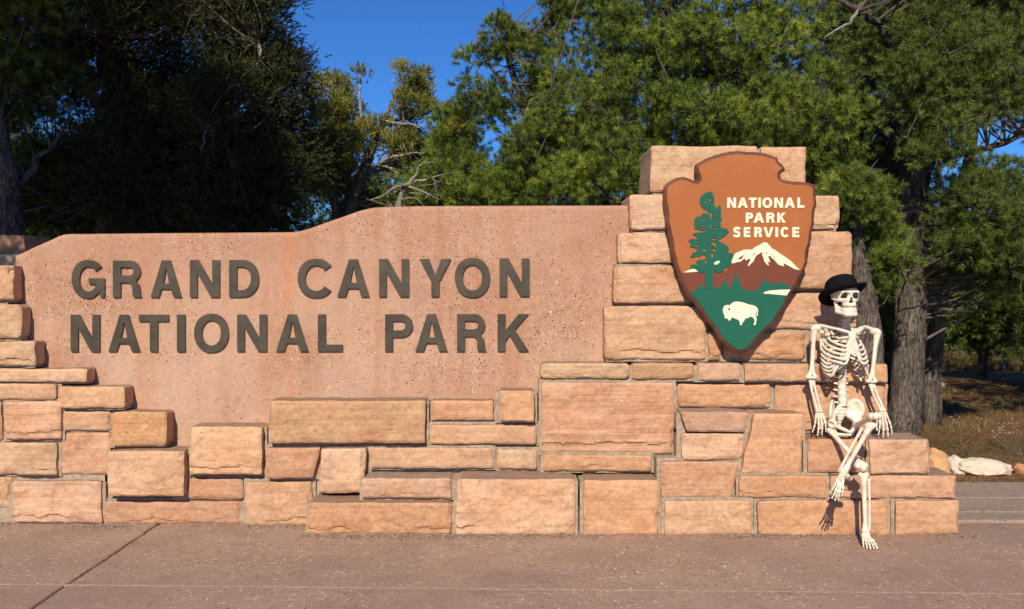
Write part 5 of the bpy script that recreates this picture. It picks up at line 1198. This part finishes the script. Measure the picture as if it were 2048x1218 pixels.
# fallen needles and twigs
x, y, z = scatter(110000, 2.3, 8.0, 7.16, 15); n = len(x); a = rg.rand(n)*6.28; L = rg.uniform(.015, .07, n); w = rg.uniform(.0015, .004, n)
d = np.stack([np.cos(a)*L, np.sin(a)*L, rg.uniform(-.2, .4, n)*L], -1); s_ = np.stack([-np.sin(a)*w, np.cos(a)*w, 0*w], -1); p0 = np.stack([x, y, z+rg.uniform(.001, .012, n)], -1)
V = np.stack([p0-s_, p0+s_, p0+d], 1).reshape(-1, 3)
tag(mesh('pine_litter', V, np.arange(len(V)).reshape(-1, 3), LITTER, attr=rg.rand(n)), 'brown fallen pine needles and twigs covering the soil beyond the path', 'pine litter', kind='stuff')
def tufts_of_grass(name, label, n, rect, fld, hmin, hmax, wid, mat, lab):
    x, y, z = scatter(n, *rect, fld); m_ = len(x); K = 9
    x = np.repeat(x, K)+rg.randn(m_*K)*.025; y = np.repeat(y, K)+rg.randn(m_*K)*.025; z = np.repeat(z, K); h = rg.uniform(hmin, hmax, m_*K); ln = rg.randn(m_*K, 2)*.35*h[:, None]
    a = rg.rand(m_*K)*3.14; s_ = np.stack([np.cos(a)*wid, np.sin(a)*wid, 0*a], -1); p0 = np.stack([x, y, z-.005], -1); V = np.stack([p0-s_, p0+s_, p0+np.stack([ln[:, 0], ln[:, 1], h], -1)], 1).reshape(-1, 3)
    tag(mesh(name, V, np.arange(len(V)).reshape(-1, 3), mat, attr=np.repeat(rg.rand(m_), K)), label, lab, kind='stuff')
tufts_of_grass('dry_grass', 'short dry yellow-green grass growing in patches under the trees at right', 4200, (2.5, 12, 9.6, 21.5), .10, .02, .08, .0035, DRY, 'grass')
tufts_of_grass('green_weeds', 'thin green ground cover scattered over the litter at right', 3000, (2.5, 12, 8.8, 21.5), .2, .015, .05, .004, PINE2, 'weeds')
tufts_of_grass('tall_grass', 'taller straw-coloured grass along the far side of the clearing', 5000, (3, 14, 16.5, 21.8), -.1, .15, .4, .006, DRY, 'grass')
# dried flower stalks
SEED = simple('pale_seed_head', (.52, .44, .32), .9, .1)
def weed(label, u, v, Y, hpx, n, seed, cat='plant', name='dried_weed', mat=SEED):
    g0 = G0(u, Y); r = empty(name, label, cat, g0); rs_ = np.random.RandomState(seed); h = hpx*Y/FPX; b1 = B(); b2 = B()
    for k in range(n):
        top = np.array(g0)+np.array([rs_.randn()*h*.28, rs_.randn()*h*.25, h*rs_.uniform(.6, 1.05)])
        md = np.array(g0)+(top-np.array(g0))*.5+np.array([rs_.randn()*.012, rs_.randn()*.012, .02]); V, F = tube([np.array(g0), md, top], [.0028, .002, .0012], 4); b1.add(V, F)
        for q in range(rs_.randint(2, 5)):
            e = top+np.array([rs_.randn()*.022, rs_.randn()*.02, rs_.uniform(-.02, .025)]); V, F = tube([top-np.array([0, 0, .03]), e], [.0012, .0008], 3); b1.add(V, F)
            V, F = ellipsoid(e, (.0055, .0055, .004), nu=7, nv=5); b2.add(V, F)
    b1.obj('stem', TWIG, r); tag(b2.obj('seed_heads', mat, r), kind='stuff')
weed('dried weed with pale seed heads nearest the picture\'s right edge', 2044, 905, 8.4, 75, 9, 3)
weed('dried weed with clusters of pale seed heads standing left of a taller one', 2012, 880, 8.7, 55, 7, 4)
weed('thin bare weed stalk on the litter right of the thick trunk', 1925, 870, 8.9, 60, 3, 6)
weed('small green weed beside a flat stone on the litter', 1929, 893, 8.4, 14, 8, 7, mat=PINE)
# slim stake in the clearing
g1 = G0(2008, 16.5); b = B(); V, F = box(g1[0]-.012, g1[0]+.012, 16.49, 16.515, g1[2], g1[2]+.34); b.add(V, F)
V, F = tube([(g1[0], 16.5, g1[2]+.33), (g1[0], 16.5, g1[2]+.36)], [.016, .010], 8); b.add(V, F)
tag(b.obj('marker_stake', DEAD), 'slim pale wooden stake standing at the far side of the clearing', 'stake')
